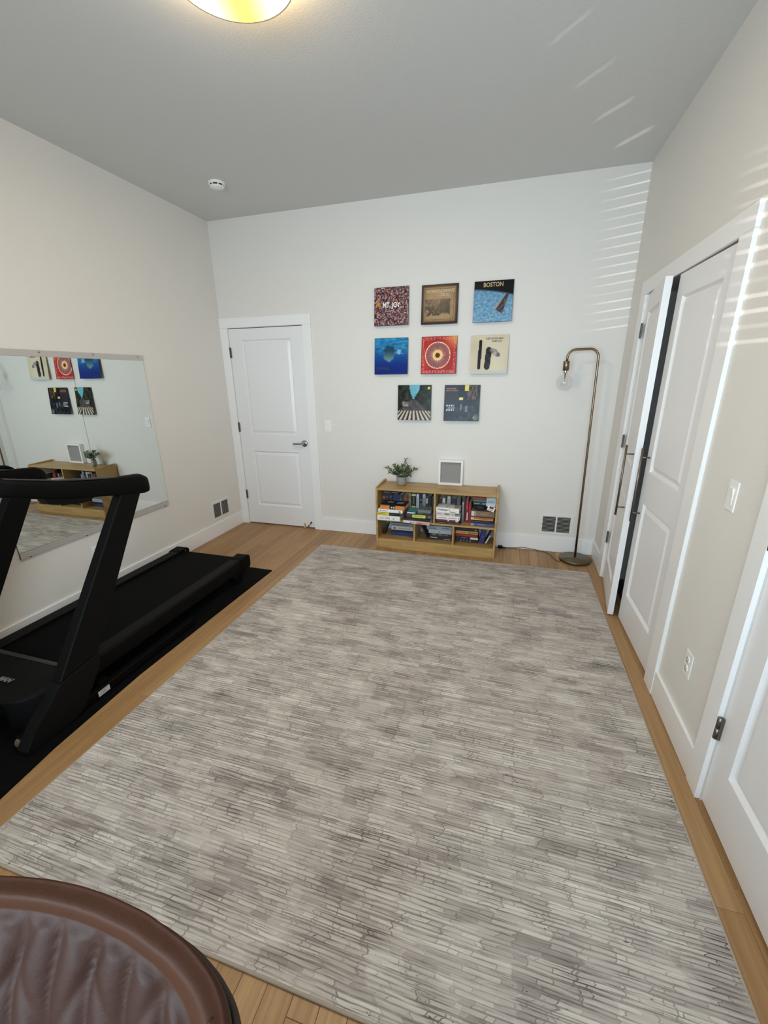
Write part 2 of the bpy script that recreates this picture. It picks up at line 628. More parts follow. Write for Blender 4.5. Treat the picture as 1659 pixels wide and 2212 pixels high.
def panel_door(w, h, panels, th=0.036):
    """door leaf in local coordinates: u 0..w along x, height along z, front face at y=0 looking to -y"""
    bm = B()
    us = sorted(set([0, w] + [p[0] for p in panels] + [p[1] for p in panels]))
    zs = sorted(set([0, h] + [p[2] for p in panels] + [p[3] for p in panels]))
    V = {}
    def vt(u, y, z):
        k = (round(u, 5), round(y, 5), round(z, 5))
        if k not in V:
            V[k] = bm.verts.new((u, y, z))
        return V[k]
    for i in range(len(us) - 1):
        for j in range(len(zs) - 1):
            u0, u1, z0, z1 = us[i], us[i + 1], zs[j], zs[j + 1]
            hole = any(p[0] <= u0 + 1e-6 and p[1] >= u1 - 1e-6 and p[2] <= z0 + 1e-6 and p[3] >= z1 - 1e-6 for p in panels)
            if not hole:
                bm.faces.new((vt(u0, 0, z0), vt(u1, 0, z0), vt(u1, 0, z1), vt(u0, 0, z1)))
    for (u0, u1, z0, z1) in panels:
        rings = []
        for ins, dp in ((0, 0), (0.012, 0.016), (0.016, 0.016), (0.042, 0.004)):
            rings.append([vt(u0 + ins, dp, z0 + ins), vt(u1 - ins, dp, z0 + ins), vt(u1 - ins, dp, z1 - ins), vt(u0 + ins, dp, z1 - ins)])
        for a, b_ in zip(rings, rings[1:]):
            for k in range(4):
                bm.faces.new((a[k], a[(k + 1) % 4], b_[(k + 1) % 4], b_[k]))
        bm.faces.new(rings[-1])
    # sides and back
    bt = [(0, 0), (w, 0), (w, h), (0, h)]
    back = [bm.verts.new((u, th, z)) for u, z in bt]
    bm.faces.new(list(reversed(back)))
    def edge_pts(a, b_):
        if a[0] == b_[0]:
            vals = zs if b_[1] > a[1] else zs[::-1]
            return [vt(a[0], 0, z) for z in vals]
        vals = us if b_[0] > a[0] else us[::-1]
        return [vt(u, 0, a[1]) for u in vals]
    for k in range(4):
        fr = edge_pts(bt[k], bt[(k + 1) % 4])
        bm.faces.new([back[k]] + [back[(k + 1) % 4]] + fr[::-1])
    return bm

def hinge(parent, mtx, hgt=0.095, leaf=0.012, name='hinge', r=0.0055):
    """knuckled butt hinge: barrel along local z at the origin, leaf along +x"""
    bm = B()
    n = 5
    for k in range(n):
        z0 = -hgt / 2 + k * hgt / n
        lathe(bm, [(0, z0), (r, z0 + 0.0008), (r, z0 + hgt / n - 0.0012), (0, z0 + hgt / n - 0.0004)], (0, 0, 0), 10)
    lathe(bm, [(0, hgt / 2), (r * 0.75, hgt / 2), (r * 0.75, hgt / 2 + 0.003), (0, hgt / 2 + 0.005)], (0, 0, 0), 10)
    bx(bm, 0, leaf, 0.0005, 0.0035, -hgt / 2, hgt / 2)
    bm.transform(mtx)
    return obj(name, bm, M_hinge, parent)

# door_1: hall door in the back wall
PZ = [(0.225, 0.837), (1.015, 1.953)]
W1 = 0.822
bm = panel_door(W1, 2.046, [(0.134, 0.688, a - 0.012, b_ - 0.012) for a, b_ in PZ])
bm.transform(Matrix.Translation((0.0905, 0.001, 0.013)))
d1 = obj('door_1', bm, M_door, kind='structure')
for z in (1.836, 1.09, 0.345):
    hinge(d1, Matrix.Translation((0.0885, -0.0095, z)), 0.097, 0.016)
bm = B()
lathe(bm, [(0, 0), (0.033, 0), (0.033, 0.006), (0.028, 0.010), (0.0, 0.010)], (0.853, 0.001, 0.936), 28, 'Y')
lathe(bm, [(0.011, 0.009), (0.011, 0.045), (0, 0.047)], (0.853, 0.001, 0.936), 16, 'Y')
tube(bm, smooth_path([(0.853, -0.04, 0.936), (0.835, -0.046, 0.937), (0.80, -0.047, 0.937), (0.742, -0.044, 0.934)], 2), [0.0105] * 6 + [0.009] * 20 if False else 0.0095, 12)
obj('door_handle', bm, M_nickel, d1)
bm = B()                                    # spring door stop and its rubber tip
tube(bm, [(0.868, 0.0, 0.068), (0.868, -0.006, 0.068)], 0.011, 12)
tube(bm, [(0.868, -0.005, 0.068), (0.868, -0.07, 0.052)], 0.0045, 8)
tube(bm, [(0.868, -0.062, 0.054), (0.868, -0.078, 0.050)], 0.008, 10)
obj('door_stop', bm, M_hinge, d1)
M_beige = mat('beige_rubber', s8(190, 168, 138), 0.6, bump=0.05)
bm = B()
bx(bm, 0.782, 0.802, -0.02, 0.0, 0.004, 0.058, 0.004, 2)
obj('door_holder', bm, M_beige, d1)

# closet leaves (door_2 far leaf ajar into the room, door_3 near leaf), door_4 on the right
def right_leaf(name, hinge_pt, free_dir_y, w, ang, h, panels, flip):
    """leaf on the right wall: local x from hinge edge; front face looks to -x"""
    bm = panel_door(w, h, panels)
    # local x -> world dir; local -y (front) -> -x
    a = ang
    if free_dir_y < 0:
        ux = Vector((-math.sin(a), -math.cos(a), 0))
        ny = Vector((math.cos(a), -math.sin(a), 0))
    else:
        ux = Vector((-math.sin(a), math.cos(a), 0))
        ny = Vector((math.cos(a), math.sin(a), 0))
    m = Matrix.Identity(4)
    for i in range(3):
        m[i][0], m[i][1], m[i][2] = ux[i], ny[i], (0, 0, 1)[i]
    m.translation = hinge_pt
    bm.transform(m)
    return obj(name, bm, M_door, kind='structure'), m
CLW = 0.622
pan = [(0.105, CLW - 0.075, a - 0.012, b_ - 0.012) for a, b_ in ((0.21, 0.836), (1.03, 1.972))]
d2, m2 = right_leaf('door_2', (XR + 0.004, CY0 - 0.004, 0.012), -1, CLW, math.radians(7.6), 2.072, pan, False)
d3, m3 = right_leaf('door_3', (XR + 0.004, CY1 + 0.004, 0.012), 1, CLW, math.radians(1.6), 2.072, pan, True)
def bar_pull(door, m, u, z0=0.70, z1=1.155):
    bm = B()
    tube(bm, [(u, -0.045, z0), (u, -0.045, z1)], 0.0065, 14)
    for z in (z0 + 0.055, z1 - 0.03 - 0.025):
        tube(bm, [(u, 0.0, z), (u, -0.045, z)], 0.005, 12)
    bm.transform(m)
    obj('pull_handle', bm, M_hinge, door)
bar_pull(d2, m2, CLW - 0.045)
bar_pull(d3, m3, CLW - 0.045)
for z in (1.866, 1.115, 0.357):
    hinge(d2, frame_m((XR - 0.011, CY0 - 0.006, z), (0, -1, 0), (1, 0, 0)) @ Matrix.Rotation(math.pi, 4, 'X'), 0.092, 0.028, r=0.007)
    bm = B()
    bx(bm, XR - 0.003, XR + 0.004, CY1 + 0.0005, CY1 + 0.0045, z - 0.046, z + 0.046)
    obj('hinge', bm, M_hinge, d3)
bm = panel_door(0.822, 2.046, [(0.11, 0.712, a - 0.012, b_ - 0.012) for a, b_ in ((0.235, 0.84), (1.02, 1.955))])
bm.transform(frame_m((XR + 0.001, D3a - 0.003, 0.015), (0, -1, 0), (1, 0, 0)))
d4 = obj('door_4', bm, M_door, kind='structure')
for z in (1.836, 1.10, 0.352):
    bm = B()
    for k in range(2):
        lathe(bm, [(0, -0.048 + k * 0.049), (0.0085, -0.047 + k * 0.049), (0.0085, -0.002 + k * 0.049), (0, -0.001 + k * 0.049)], (XR - 0.010, D3a + 0.000, z), 12)
    bx(bm, XR - 0.010, XR + 0.001, D3a - 0.011, D3a - 0.003, z - 0.047, z + 0.047)
    obj('hinge', bm, M_hinge, d4)

# ------------------------------------------------------------------ switches, outlets, vents
def wall_plate(name, label, cat, m, kind):
    """plate in local coordinates: x right, y up, z out of the wall; 0.071 x 0.116"""
    w = (m.translation)
    root = empty(name, w, label=label, cat=cat)
    bm = B()
    bx(bm, -0.0355, 0.0355, -0.058, 0.058, 0, 0.006, 0.0035, 2)
    bm.transform(m)
    obj('cover_plate', bm, M_plate, root)
    bm = B()
    if kind == 'switch':
        bx(bm, -0.0165, 0.0165, -0.033, 0.033, 0.004, 0.0075, 0.001)
        bm.transform(m)
        obj('rocker_frame', bm, M_plate, root)
        bm = B()
        prism(bm, [(-0.030, 0.006), (0.030, 0.006), (0.030, 0.0125), (0, 0.0085), (-0.030, 0.0078)], 0, -0.0145, 0.0145)
        bm.transform(m)
        obj('rocker', bm, M_plate, root)
    else:
        for s in (-1, 1):
            bm = B()
            lathe(bm, [(0, 0.004), (0.0165, 0.004), (0.0165, 0.0082), (0, 0.0082)], (0, s * 0.0205, 0), 20)
            bm.transform(m)
            r = obj('receptacle', bm, M_plate, root)
            bm = B()
            for dx, hh in ((-0.0065, 0.009), (0.0065, 0.007)):
                bx(bm, dx - 0.0012, dx + 0.0012, s * 0.0205 + 0.002, s * 0.0205 + 0.002 + hh, 0.0075, 0.0086)
            lathe(bm, [(0, 0.0075), (0.0024, 0.0075), (0.0024, 0.0086), (0, 0.0086)], (0, s * 0.0205 - 0.0065, 0), 8)
            bm.transform(m)
            obj('slot', bm, M_slot, r)
    return root
wall_plate('light_switch', 'white rocker light switch on the back wall beside the hall door', 'switch', frame_m((1.13, 0, 1.12), (1, 0, 0), (0, 0, 1)), 'switch')
wall_plate('light_switch', 'white rocker light switch on the right wall between closet and near door', 'switch', frame_m((XR, -2.121, 1.146), (0, -1, 0), (0, 0, 1)), 'switch')
wall_plate('power_outlet', 'white power outlet low on the right wall under the switch', 'outlet', frame_m((XR, -2.111, 0.386), (0, -1, 0), (0, 0, 1)), 'outlet')
wall_plate('power_outlet', 'white power outlet on the left wall below the mirror behind the treadmill', 'outlet', frame_m((0, -1.792, 0.358), (0, 1, 0), (0, 0, 1)), 'outlet')

def vent(label, m, w, h, slot_w, slot_h):
    root = empty('wall_vent', m.translation, label=label, cat='vent')
    bm = B()
    mull = 0.014
    ox, oy = slot_w + mull / 2, slot_h / 2
    d = 0.007
    for a in ((-w / 2, -ox, -h / 2, h / 2), (ox, w / 2, -h / 2, h / 2), (-ox, ox, oy, h / 2), (-ox, ox, -h / 2, -oy), (-mull / 2, mull / 2, -oy, oy)):
        bx(bm, a[0], a[1], a[2], a[3], 0.0002, d, 0.0012)
    bm.transform(m)
    obj('vent_frame', bm, M_vent, root)
    bm = B()
    bx(bm, -ox, ox, -oy, oy, 0.0002, 0.0008)
    bm.transform(m)
    obj('duct_shade_sheet', bm, M_dark, root)  # flat dark sheet stands in for the shade inside the duct
    n = 12
    mesh = None
    for s in (-1, 1):
        cx = s * (mull / 2 + slot_w / 2)
        for k in range(n):
            yy = -oy + (k + 0.5) * slot_h / n
            bm = B()
            prism(bm, [(-0.0022, 0.0015), (-0.0014, 0.0010), (0.0026, 0.0058), (0.0018, 0.0066)], 0, -slot_w / 2, slot_w / 2)
            if mesh is None:
                o = obj('slat', bm, M_vent, root, local=True)
                mesh = o.data
            else:
                bm.free()
                o = bpy.data.objects.new('slat', mesh)
                COL.objects.link(o)
                o.parent = root
            rm = m.to_3x3().to_4x4()
            o.matrix_local = rm @ Matrix.Translation((cx, yy, 0))
    for s in (-1, 1):
        bm = B()
        lathe(bm, [(0, d), (0.0035, d), (0.0025, d + 0.0015), (0, d + 0.002)], (s * (w / 2 - 0.012), 0, 0), 10)
        bm.transform(m)
        obj('screw', bm, M_screw, root)
    return root
vent('white louvred air vent on the back wall behind the floor lamp', frame_m((3.362, 0, 0.268), (1, 0, 0), (0, 0, 1)), 0.296, 0.196, 0.112, 0.150)
vent('white louvred air vent on the left wall near the hall door', frame_m((0, -0.361, 0.274), (0, 1, 0), (0, 0, 1)), 0.286, 0.196, 0.112, 0.150)

# ------------------------------------------------------------------ ceiling fixtures
LC = (1.845, -2.238)
LR = 0.222
root = empty('ceiling_light', (LC[0], LC[1], H), label='round glowing flush ceiling light with yellow-white diffuser above the rug', cat='ceiling light')
m, t, b = new_mat('lit_diffuser')
tc = t.add('ShaderNodeTexCoord').outputs['Object']
sx = t.add('ShaderNodeSeparateXYZ')
t.link(tc, sx.inputs[0])
# two lamps inside: white-hot to both sides, yellow acrylic between
f = t.mapr(t.math('ABSOLUTE', t.math('SUBTRACT', t.math('MULTIPLY', sx.outputs[0], 0.96), t.math('MULTIPLY', sx.outputs[1], -0.28))), 0.02, 0.15, 0.0, 1.0)
em = t.add('ShaderNodeEmission')
t.link(t.mix(f, (1.0, 0.80, 0.16, 1), (1.0, 0.86, 0.52, 1)), em.inputs[0])
t.link(t.mapr(f, 0.0, 1.0, 2.2, 4.2), em.inputs[1])
t.link(em.outputs[0], t.n['Material Output'].inputs[0])
M_lit = m
bm = B()
lathe(bm, [(0, -0.1), (0.17, -0.0995), (0.205, -0.098), (0.214, -0.094), (0.2165, -0.086), (0.2165, -0.014)], (LC[0], LC[1], H), 56)
obj('diffuser', bm, M_lit, root)
m, t, b = new_mat('ceiling_glow_emitter')  # glowing band added round the drum to brighten the ceiling near it
em = t.add('ShaderNodeEmission')
em.inputs[0].default_value = (1.0, 0.76, 0.44, 1)
em.inputs[1].default_value = 26.0
t.link(em.outputs[0], t.n['Material Output'].inputs[0])
bm = B()
lathe(bm, [(0.2245, -0.082), (0.2245, -0.004)], (LC[0], LC[1], H), 56)
obj('added_glow_band', bm, m, root)
M_rim = mat('pale_acrylic_rim', s8(238, 222, 200), 0.3, bump=0.01)
bm = B()
lathe(bm, [(0.217, -0.092), (0.2225, -0.092), (0.2235, -0.089), (0.2235, -0.0005), (0.217, -0.0005), (0.217, -0.092)], (LC[0], LC[1], H), 56)
obj('rim', bm, M_rim, root)
root = empty('smoke_detector', (0.613, -0.668, H), label='small round white smoke detector on the ceiling above the treadmill end', cat='smoke detector')
bm = B()
lathe(bm, [(0.062, -0.0005), (0.062, -0.012), (0.058, -0.016), (0, -0.016)], (0.613, -0.668, H), 32)
obj('base_ring', bm, M_plate, root)
bm = B()
lathe(bm, [(0.050, -0.016), (0.050, -0.026), (0, -0.026)], (0.613, -0.668, H), 32)
obj('sensor_gap_shade', bm, M_dark, root)  # solid dark core, shade of the gap put into its colour
bm = B()
lathe(bm, [(0, -0.0255), (0.053, -0.0255), (0.055, -0.030), (0.046, -0.038), (0.0, -0.042)], (0.613, -0.668, H), 32)
for k in range(8):
    a = k * math.pi / 4
    t2 = B()
    bx(t2, 0.047, 0.056, -0.004, 0.004, -0.027, -0.015)
    t2.transform(Matrix.Translation((0.613, -0.668, H)) @ Matrix.Rotation(a, 4, 'Z'))
    merge(bm, t2)
obj('housing', bm, M_plate, root)

# ------------------------------------------------------------------ rug
RX0, RX1, RY0, RY1 = 1.172, 3.610, -0.417, -3.366
def rug_mat():
    m, t, b = new_mat('woven_rug')
    tc = t.add('ShaderNodeTexCoord').outputs['Object']
    # hand-drawn wobble of every line
    wob = t.add('ShaderNodeTexNoise')
    t.link(t.mapping(tc, scale=(9, 22, 1)), wob.inputs['Vector'])
    wob.inputs['Scale'].default_value = 1.0
    wob.inputs['Detail'].default_value = 3.0
    ws = t.add('ShaderNodeVectorMath', operation='MULTIPLY_ADD')
    t.link(wob.outputs[1], ws.inputs[0])
    ws.inputs[1].default_value = (0.035, 0.0075, 0)
    t.link(tc, ws.inputs[2])
    rowj = t.noise(t.mapping(tc, loc=(2, 5, 0), scale=(1.3, 70, 1)), 1.0, 1.0)
    rowh = t.noise(t.mapping(tc, loc=(8, 1, 0), scale=(1.0, 11, 1)), 1.0, 1.0)
    sh = t.add('ShaderNodeCombineXYZ')
    t.link(t.math('MULTIPLY', t.math('SUBTRACT', rowj, 0.5), 0.05), sh.inputs[0])
    t.link(t.math('MULTIPLY', t.math('SUBTRACT', rowh, 0.5), 0.016), sh.inputs[1])
    vadd = t.add('ShaderNodeVectorMath', operation='ADD')
    t.link(ws.outputs[0], vadd.inputs[0])
    t.link(sh.outputs[0], vadd.inputs[1])
    v = vadd.outputs[0]
    def brick(vec, wd, ht, mort, off, smooth=0.1, sq=1.0, fr=2):
        br = t.add('ShaderNodeTexBrick')
        br.offset = off
        br.offset_frequency = fr
        br.squash = sq
        br.squash_frequency = 3
        t.link(vec, br.inputs['Vector'])
        br.inputs['Color1'].default_value = (0, 0, 0, 1)
        br.inputs['Color2'].default_value = (1, 1, 1, 1)
        br.inputs['Mortar'].default_value = (0.5, 0.5, 0.5, 1)
        br.inputs['Scale'].default_value = 1
        br.inputs['Mortar Size'].default_value = mort
        br.inputs['Mortar Smooth'].default_value = smooth
        br.inputs['Brick Width'].default_value = wd
        br.inputs['Row Height'].default_value = ht
        return br.outputs[0], br.outputs[1]
    c1, l1 = brick(v, 0.105, 0.0130, 0.0022, 0.37, 0.5, 1.7)
    c2, l2 = brick(t.mapping(v, loc=(0.31, 0.007, 0)), 0.175, 0.0375, 0.0026, 0.61, 0.5, 0.7)
    c3, l3 = brick(t.mapping(v, loc=(0.07, 0.003, 0)), 0.060, 0.0245, 0.0028, 0.43, 0.4, 1.3)
    c4, l4 = brick(t.mapping(v, loc=(0.5, 0.2, 0)), 0.13, 0.055, 0.0, 0.29, 0.5, 0.8)
    patch = t.noise(tc, 1.7, 3.0, 0.55)
    patch2 = t.noise(t.mapping(tc, loc=(5, 2, 0), scale=(3.0, 5.5, 1)), 1.0, 4.0, 0.6)
    streak = t.noise(t.mapping(v, scale=(7, 150, 1)), 1.0, 3.0, 0.6)
    streak2 = t.noise(t.mapping(v, loc=(3, 1, 0), scale=(3.5, 60, 1)), 1.0, 3.0, 0.6)
    brk = t.noise(t.mapping(tc, loc=(9, 4, 0), scale=(9, 16, 1)), 1.0, 2.0)
    brk2 = t.noise(t.mapping(tc, loc=(1, 8, 0), scale=(6, 8, 1)), 1.0, 2.0)
    pile = t.noise(tc, 900, 2.0)
    # tone
    tone = t.math('MULTIPLY', t.math('SUBTRACT', c2, 0.5), 0.26)
    tone = t.math('ADD', tone, t.math('MULTIPLY', t.math('SUBTRACT', c1, 0.5), 0.26))
    tone = t.math('ADD', tone, t.math('MULTIPLY', t.math('SUBTRACT', c4, 0.5), 0.20))
    tone = t.math('ADD', tone, t.math('MULTIPLY', t.math('SUBTRACT', streak, 0.5), 0.6))
    tone = t.math('ADD', tone, t.math('MULTIPLY', t.math('SUBTRACT', streak2, 0.5), 0.22))
    tone = t.math('ADD', tone, t.math('MULTIPLY', t.math('SUBTRACT', patch2, 0.5), -0.24))
    tone = t.math('ADD', tone, 0.655)
    base = t.ramp(tone, [(0.0, s8(88, 81, 77)), (0.3, s8(145, 136, 130)), (0.55, s8(183, 174, 167)), (0.8, s8(207, 199, 190)), (1.0, s8(224, 217, 209))])
    brown = t.mapr(patch, 0.52, 0.72, 0.0, 0.35)
    base = t.mix(t.math('MULTIPLY', brown, t.mapr(patch2, 0.45, 0.7, 0, 1)), base, s8(140, 112, 92) + (1,))
    gr = t.noise(t.mapping(tc, loc=(2, 7, 0)), 2.3, 3.0)
    base = t.mix(t.math('MULTIPLY', t.mapr(gr, 0.58, 0.7, 0.0, 0.4), t.mapr(patch2, 0.5, 0.7, 0, 1)), base, s8(104, 112, 116) + (1,))
    # broken dark outlines
    la = t.math('MULTIPLY', l1, t.mapr(brk, 0.36, 0.62, 0.25, 1.0))
    lb = t.math('MULTIPLY', l2, t.mapr(brk2, 0.4, 0.6, 0.3, 0.9))
    thin = t.noise(t.mapping(v, loc=(6, 3, 0), scale=(6, 210, 1)), 1.0, 2.0, 0.5)
    lb = t.math('MAXIMUM', lb, t.mapr(thin, 0.60, 0.70, 0.0, 0.9))
    lc = t.math('MULTIPLY', l3, t.mapr(brk2, 0.56, 0.68, 0.0, 0.8))
    ln = t.math('MAXIMUM', t.math('MAXIMUM', la, lb), lc)
    lw = t.mapr(patch2, 0.35, 0.7, 0.45, 1.0)
    ln = t.math('MULTIPLY', ln, lw)
    base = t.mix(t.math('MULTIPLY', ln, 0.92), base, s8(72, 64, 58) + (1,))
    # a few almost black knots
    vo = t.noise(t.mapping(tc, loc=(4, 4, 0), scale=(50, 160, 1)), 1.0, 1.0)
    kn = t.math('MULTIPLY', t.mapr(vo, 0.70, 0.74, 0.0, 1.0), t.mapr(brk2, 0.52, 0.6, 0.0, 0.8))
    base = t.mix(kn, base, s8(52, 47, 46) + (1,))
    base = t.mix(t.mapr(pile, 0.3, 0.7, 0.10, 0.0), base, s8(90, 82, 74) + (1,))
    t.link(base, b.inputs['Base Color'])
    b.inputs['Roughness'].default_value = 0.9
    b.inputs['Specular IOR Level'].default_value = 0.15
    b.inputs['Sheen Weight'].default_value = 0.08
    hgt = t.math('SUBTRACT', t.math('ADD', t.math('MULTIPLY', tone, 0.4), t.math('MULTIPLY', pile, 0.25)), ln)
    bn = t.add('ShaderNodeBump')
    bn.inputs['Strength'].default_value = 0.35
    bn.inputs['Distance'].default_value = 0.003
    t.link(hgt, bn.inputs['Height'])
    t.link(bn.outputs[0], b.inputs['Normal'])
    return m
M_rug = rug_mat()
M_bind = mat('rug_binding', s8(176, 163, 148), 0.9, bump=0.6, bscale=600, spec=0.1, var=0.06, vscale=60)
root = empty('area_rug', ((RX0 + RX1) / 2, (RY0 + RY1) / 2, 0), label='large grey and cream area rug woven with broken dashes on the oak floor', cat='rug')
bm = B()
bx(bm, RX0 + 0.008, RX1 - 0.008, RY1 + 0.008, RY0 - 0.008, 0.0006, 0.009)
obj('woven_field', bm, M_rug, root)
bm = B()
cs = [(RX0, RY1), (RX1, RY1), (RX1, RY0), (RX0, RY0)]
for a, b_ in zip(cs, cs[1:] + cs[:1]):
    A, Bq = Vector((*a, 0.0052)), Vector((*b_, 0.0052))
    d = (Bq - A).normalized()
    inw = Vector((-d.y, d.x, 0)) * 0.005
    tube(bm, [A + inw, A + inw + d * 0.02, Bq + inw - d * 0.02, Bq + inw], 0.0050, 8)
obj('binding', bm, M_bind, root, smooth=True)

# ------------------------------------------------------------------ bookcase
BX0, BX1, BY = 1.720, 2.838, -0.326
root = empty('bookcase', ((BX0 + BX1) / 2, BY / 2, 0), label='low oak bookcase full of books against the back wall', cat='bookcase')
T = 0.018
def bc(name, *a, bev=0.0015):
    bm = B()
    bx(bm, *a, bev)
    return obj(name, bm, M_shelf, root)
for x0 in (BX0, BX1 - T):
    bm = B()
    prism(bm, [(BY, 0), (-0.017, 0), (-0.017, 0.617), (-0.034, 0.618), (BY + 0.012, 0.606), (BY, 0.594)], 0, x0, x0 + T, 0.0015, 1)
    obj('side_panel', bm, M_shelf, root)
bc('top_board', BX0 + T, BX1 - T, BY + 0.002, -0.017, 0.577, 0.595)
bc('middle_shelf', BX0 + T, BX1 - T, BY + 0.004, -0.030, 0.277, 0.294)
bc('bottom_shelf', BX0 + T, BX1 - T, BY + 0.002, -0.030, 0.078, 0.095)
bc('plinth', BX0 + T, BX1 - T, BY + 0.003, BY + 0.021, 0.0, 0.0775)
bc('divider', 2.272, 2.289, BY + 0.004, -0.030, 0.2945, 0.5765)
bc('divider', 2.086, 2.103, BY + 0.004, -0.030, 0.0955, 0.2765)
bc('divider', 2.449, 2.466, BY + 0.004, -0.030, 0.0955, 0.2765)
bm = B()
bx(bm, BX0 + T, BX1 - T, -0.0295, -0.0185, 0.29, 0.59)
obj('back_panel', bm, M_shelf, root)

# ------------------------------------------------------------------ books
_bm_cache = {}
def cmat(rgb, rough=0.45):
    k = (rgb, rough)
    if k not in _bm_cache:
        _bm_cache[k] = mat('cover_%d_%d_%d' % rgb, s8(*rgb), rough, bump=0.04, bscale=300, var=0.06, vscale=30)
    return _bm_cache[k]

def book(label, loc, size, color, marks=(), texts=(), upright=False, yaw=0.0, roll=0.0, group=None, top=(), name='book', pages=True, cat='book'):
    """size = (spine length, depth, thickness).  marks = (u0,u1,v0,v1,rgb) in spine fractions; texts = (string,u,v,height,rgb)
    loc = left-front-bottom corner of the book as it lies/stands; the spine looks to -y"""
    L, D, T_ = size
    if upright:
        rot = Euler((0, roll, yaw)).to_matrix() @ Matrix(((0, 0, -1), (0, 1, 0), (1, 0, 0)))   # x->z, z->-x
        rot = rot.to_3x3()
    else:
        rot = Euler((0, roll, yaw)).to_matrix()
    o = empty(name, loc, label=label, cat=cat, group=group, rot=rot)
    def part(nm, bm, m):
        if upright:
            bm.transform(Matrix.Translation((0, 0, -T_)))
        return obj(nm, bm, m, o, local=True)
    cm = cmat(color)
    bd = min(0.0022, T_ * 0.14)
    bm = B()
    bx(bm, 0, L, 0, 0.0022, 0, T_, min(0.0012, T_ * 0.1))
    bx(bm, 0, L, 0.0022, D, 0, bd)
    bx(bm, 0, L, 0.0022, D, T_ - bd, T_)
    part('cover', bm, cm)
    if pages:
        bm = B()
        ov = 0.003
        bx(bm, ov, L - ov, 0.0024, D - ov, bd + 0.0001, T_ - bd - 0.0001)
        part('pages', bm, M_paper)
    for (u0, u1, v0, v1, rgb) in marks:
        bm = B()
        bx(bm, u0 * L, u1 * L, -0.0005, 0.0004, v0 * T_, v1 * T_)
        part('spine_label', bm, cmat(rgb))
    for (s, u, v, hgt, rgb) in texts:
        bm = text_bm(s, hgt, frame_m((u * L, -0.0006, v * T_), (1, 0, 0), (0, 0, 1)), True)
        part('lettering', bm, cmat(rgb))
    for (u0, u1, w0, w1, rgb) in top:
        bm = B()
        bx(bm, u0 * L, u1 * L, w0 * D, w1 * D, T_ - 0.0002, T_ + 0.0005)
        part('cover_print', bm, cmat(rgb))
    return o
SA, SB, SC, SD = 'books stacked at the left end of the middle shelf', 'books stacked left of the divider', 'books stacked right of the divider', 'books stacked at the right end of the middle shelf'
SU, SV = 'books standing at the back of the left compartment', 'books standing at the back of the right compartment'
BK, WH, GR = (24, 23, 25), (226, 224, 218), (120, 120, 122)
Z1, Z0 = 0.2945, 0.0955
# left front stack, bottom up
book('thick white book with grey print, lowest of the leftmost stack', (1.741, -0.352, Z1), (0.222, 0.158, 0.047), (232, 230, 226),
     [(0.10, 0.32, 0.25, 0.62, (196, 196, 198)), (0.36, 0.56, 0.25, 0.72, (188, 188, 192)), (0.70, 0.74, 0.2, 0.6, (150, 150, 155))], group=SA)
book('black book with yellow spine half, second from the bottom of the leftmost stack', (1.744, -0.350, 0.3420), (0.220, 0.156, 0.030), BK,
     [(0.0, 0.52, 0.05, 0.95, (222, 206, 60)), (0.58, 0.9, 0.45, 0.55, (90, 90, 92))], [('HOW TO', 0.03, 0.3, 0.016, (40, 40, 36))], group=SA)
book('white paperback with grey lettering under the orange-spined black book', (1.750, -0.349, 0.3725), (0.238, 0.157, 0.030), (236, 234, 230),
     [(0.84, 0.92, 0.3, 0.6, (40, 40, 40))], [('NY', 0.07, 0.3, 0.014, (80, 80, 80)), ('BOOKS', 0.17, 0.3, 0.014, (80, 80, 80))], group=SA)
book('black book with orange spine blocks on top of the leftmost stack', (1.770, -0.340, 0.4030), (0.242, 0.158, 0.040), BK,
     [(0.0, 0.37, 0.02, 0.98, (222, 132, 52)), (0.60, 0.97, 0.05, 0.9, (216, 128, 50)), (0.43, 0.48, 0.3, 0.6, (235, 235, 232)), (0.52, 0.57, 0.3, 0.6, (235, 235, 232)), (0.0, 0.37, 0.86, 1.0, (236, 224, 204))],
     top=[(0.18, 0.42, 0.55, 0.82, (150, 140, 130)), (0.58, 0.84, 0.42, 0.75, (140, 132, 122))], group=SA)
# second stack
book('white and pink book with red lettering jutting out under the dark books', (2.000, -0.372, Z1), (0.250, 0.172, 0.023), (228, 216, 212),
     [(0.52, 0.98, 0.08, 0.92, (224, 150, 140)), (0.24, 0.34, 0.3, 0.7, (150, 60, 56))], [('OUT PATIENT', 0.36, 0.25, 0.015, (150, 30, 32))], yaw=-0.09, group=SB)
book('thin black book between the pink-spined book and the neon-labelled book', (2.003, -0.360, 0.3180), (0.252, 0.170, 0.022), (30, 27, 28),
     [(0.1, 0.4, 0.4, 0.5, (110, 100, 96))], yaw=-0.05, group=SB)
book('charcoal patterned book with a neon yellow spine label', (2.025, -0.352, 0.3405), (0.236, 0.165, 0.034), (58, 56, 64),
     [(0.24, 0.76, 0.12, 0.92, (206, 226, 92)), (0.86, 0.96, 0.2, 0.9, (110, 106, 116))], [('MAGNIFICENT', 0.30, 0.42, 0.0135, (60, 84, 40))],
     top=[(0.45, 0.6, 0.1, 0.4, (110, 100, 110)), (0.7, 0.9, 0.2, 0.7, (84, 80, 92))], group=SB)
book('teal paperback lying left of the grey boxed book', (2.028, -0.335, 0.3748), (0.080, 0.145, 0.014), (74, 138, 148),
     [(0.0, 0.9, 0.1, 0.9, (222, 222, 218))], yaw=0.03, group=SB)
book('small thick grey book on top of the neon-labelled book', (2.118, -0.300, 0.3748), (0.128, 0.112, 0.034), (112, 114, 114),
     [(0.05, 0.95, 0.45, 0.55, (146, 146, 146))], top=[(0.2, 0.85, 0.15, 0.3, (86, 88, 90))], group=SB)
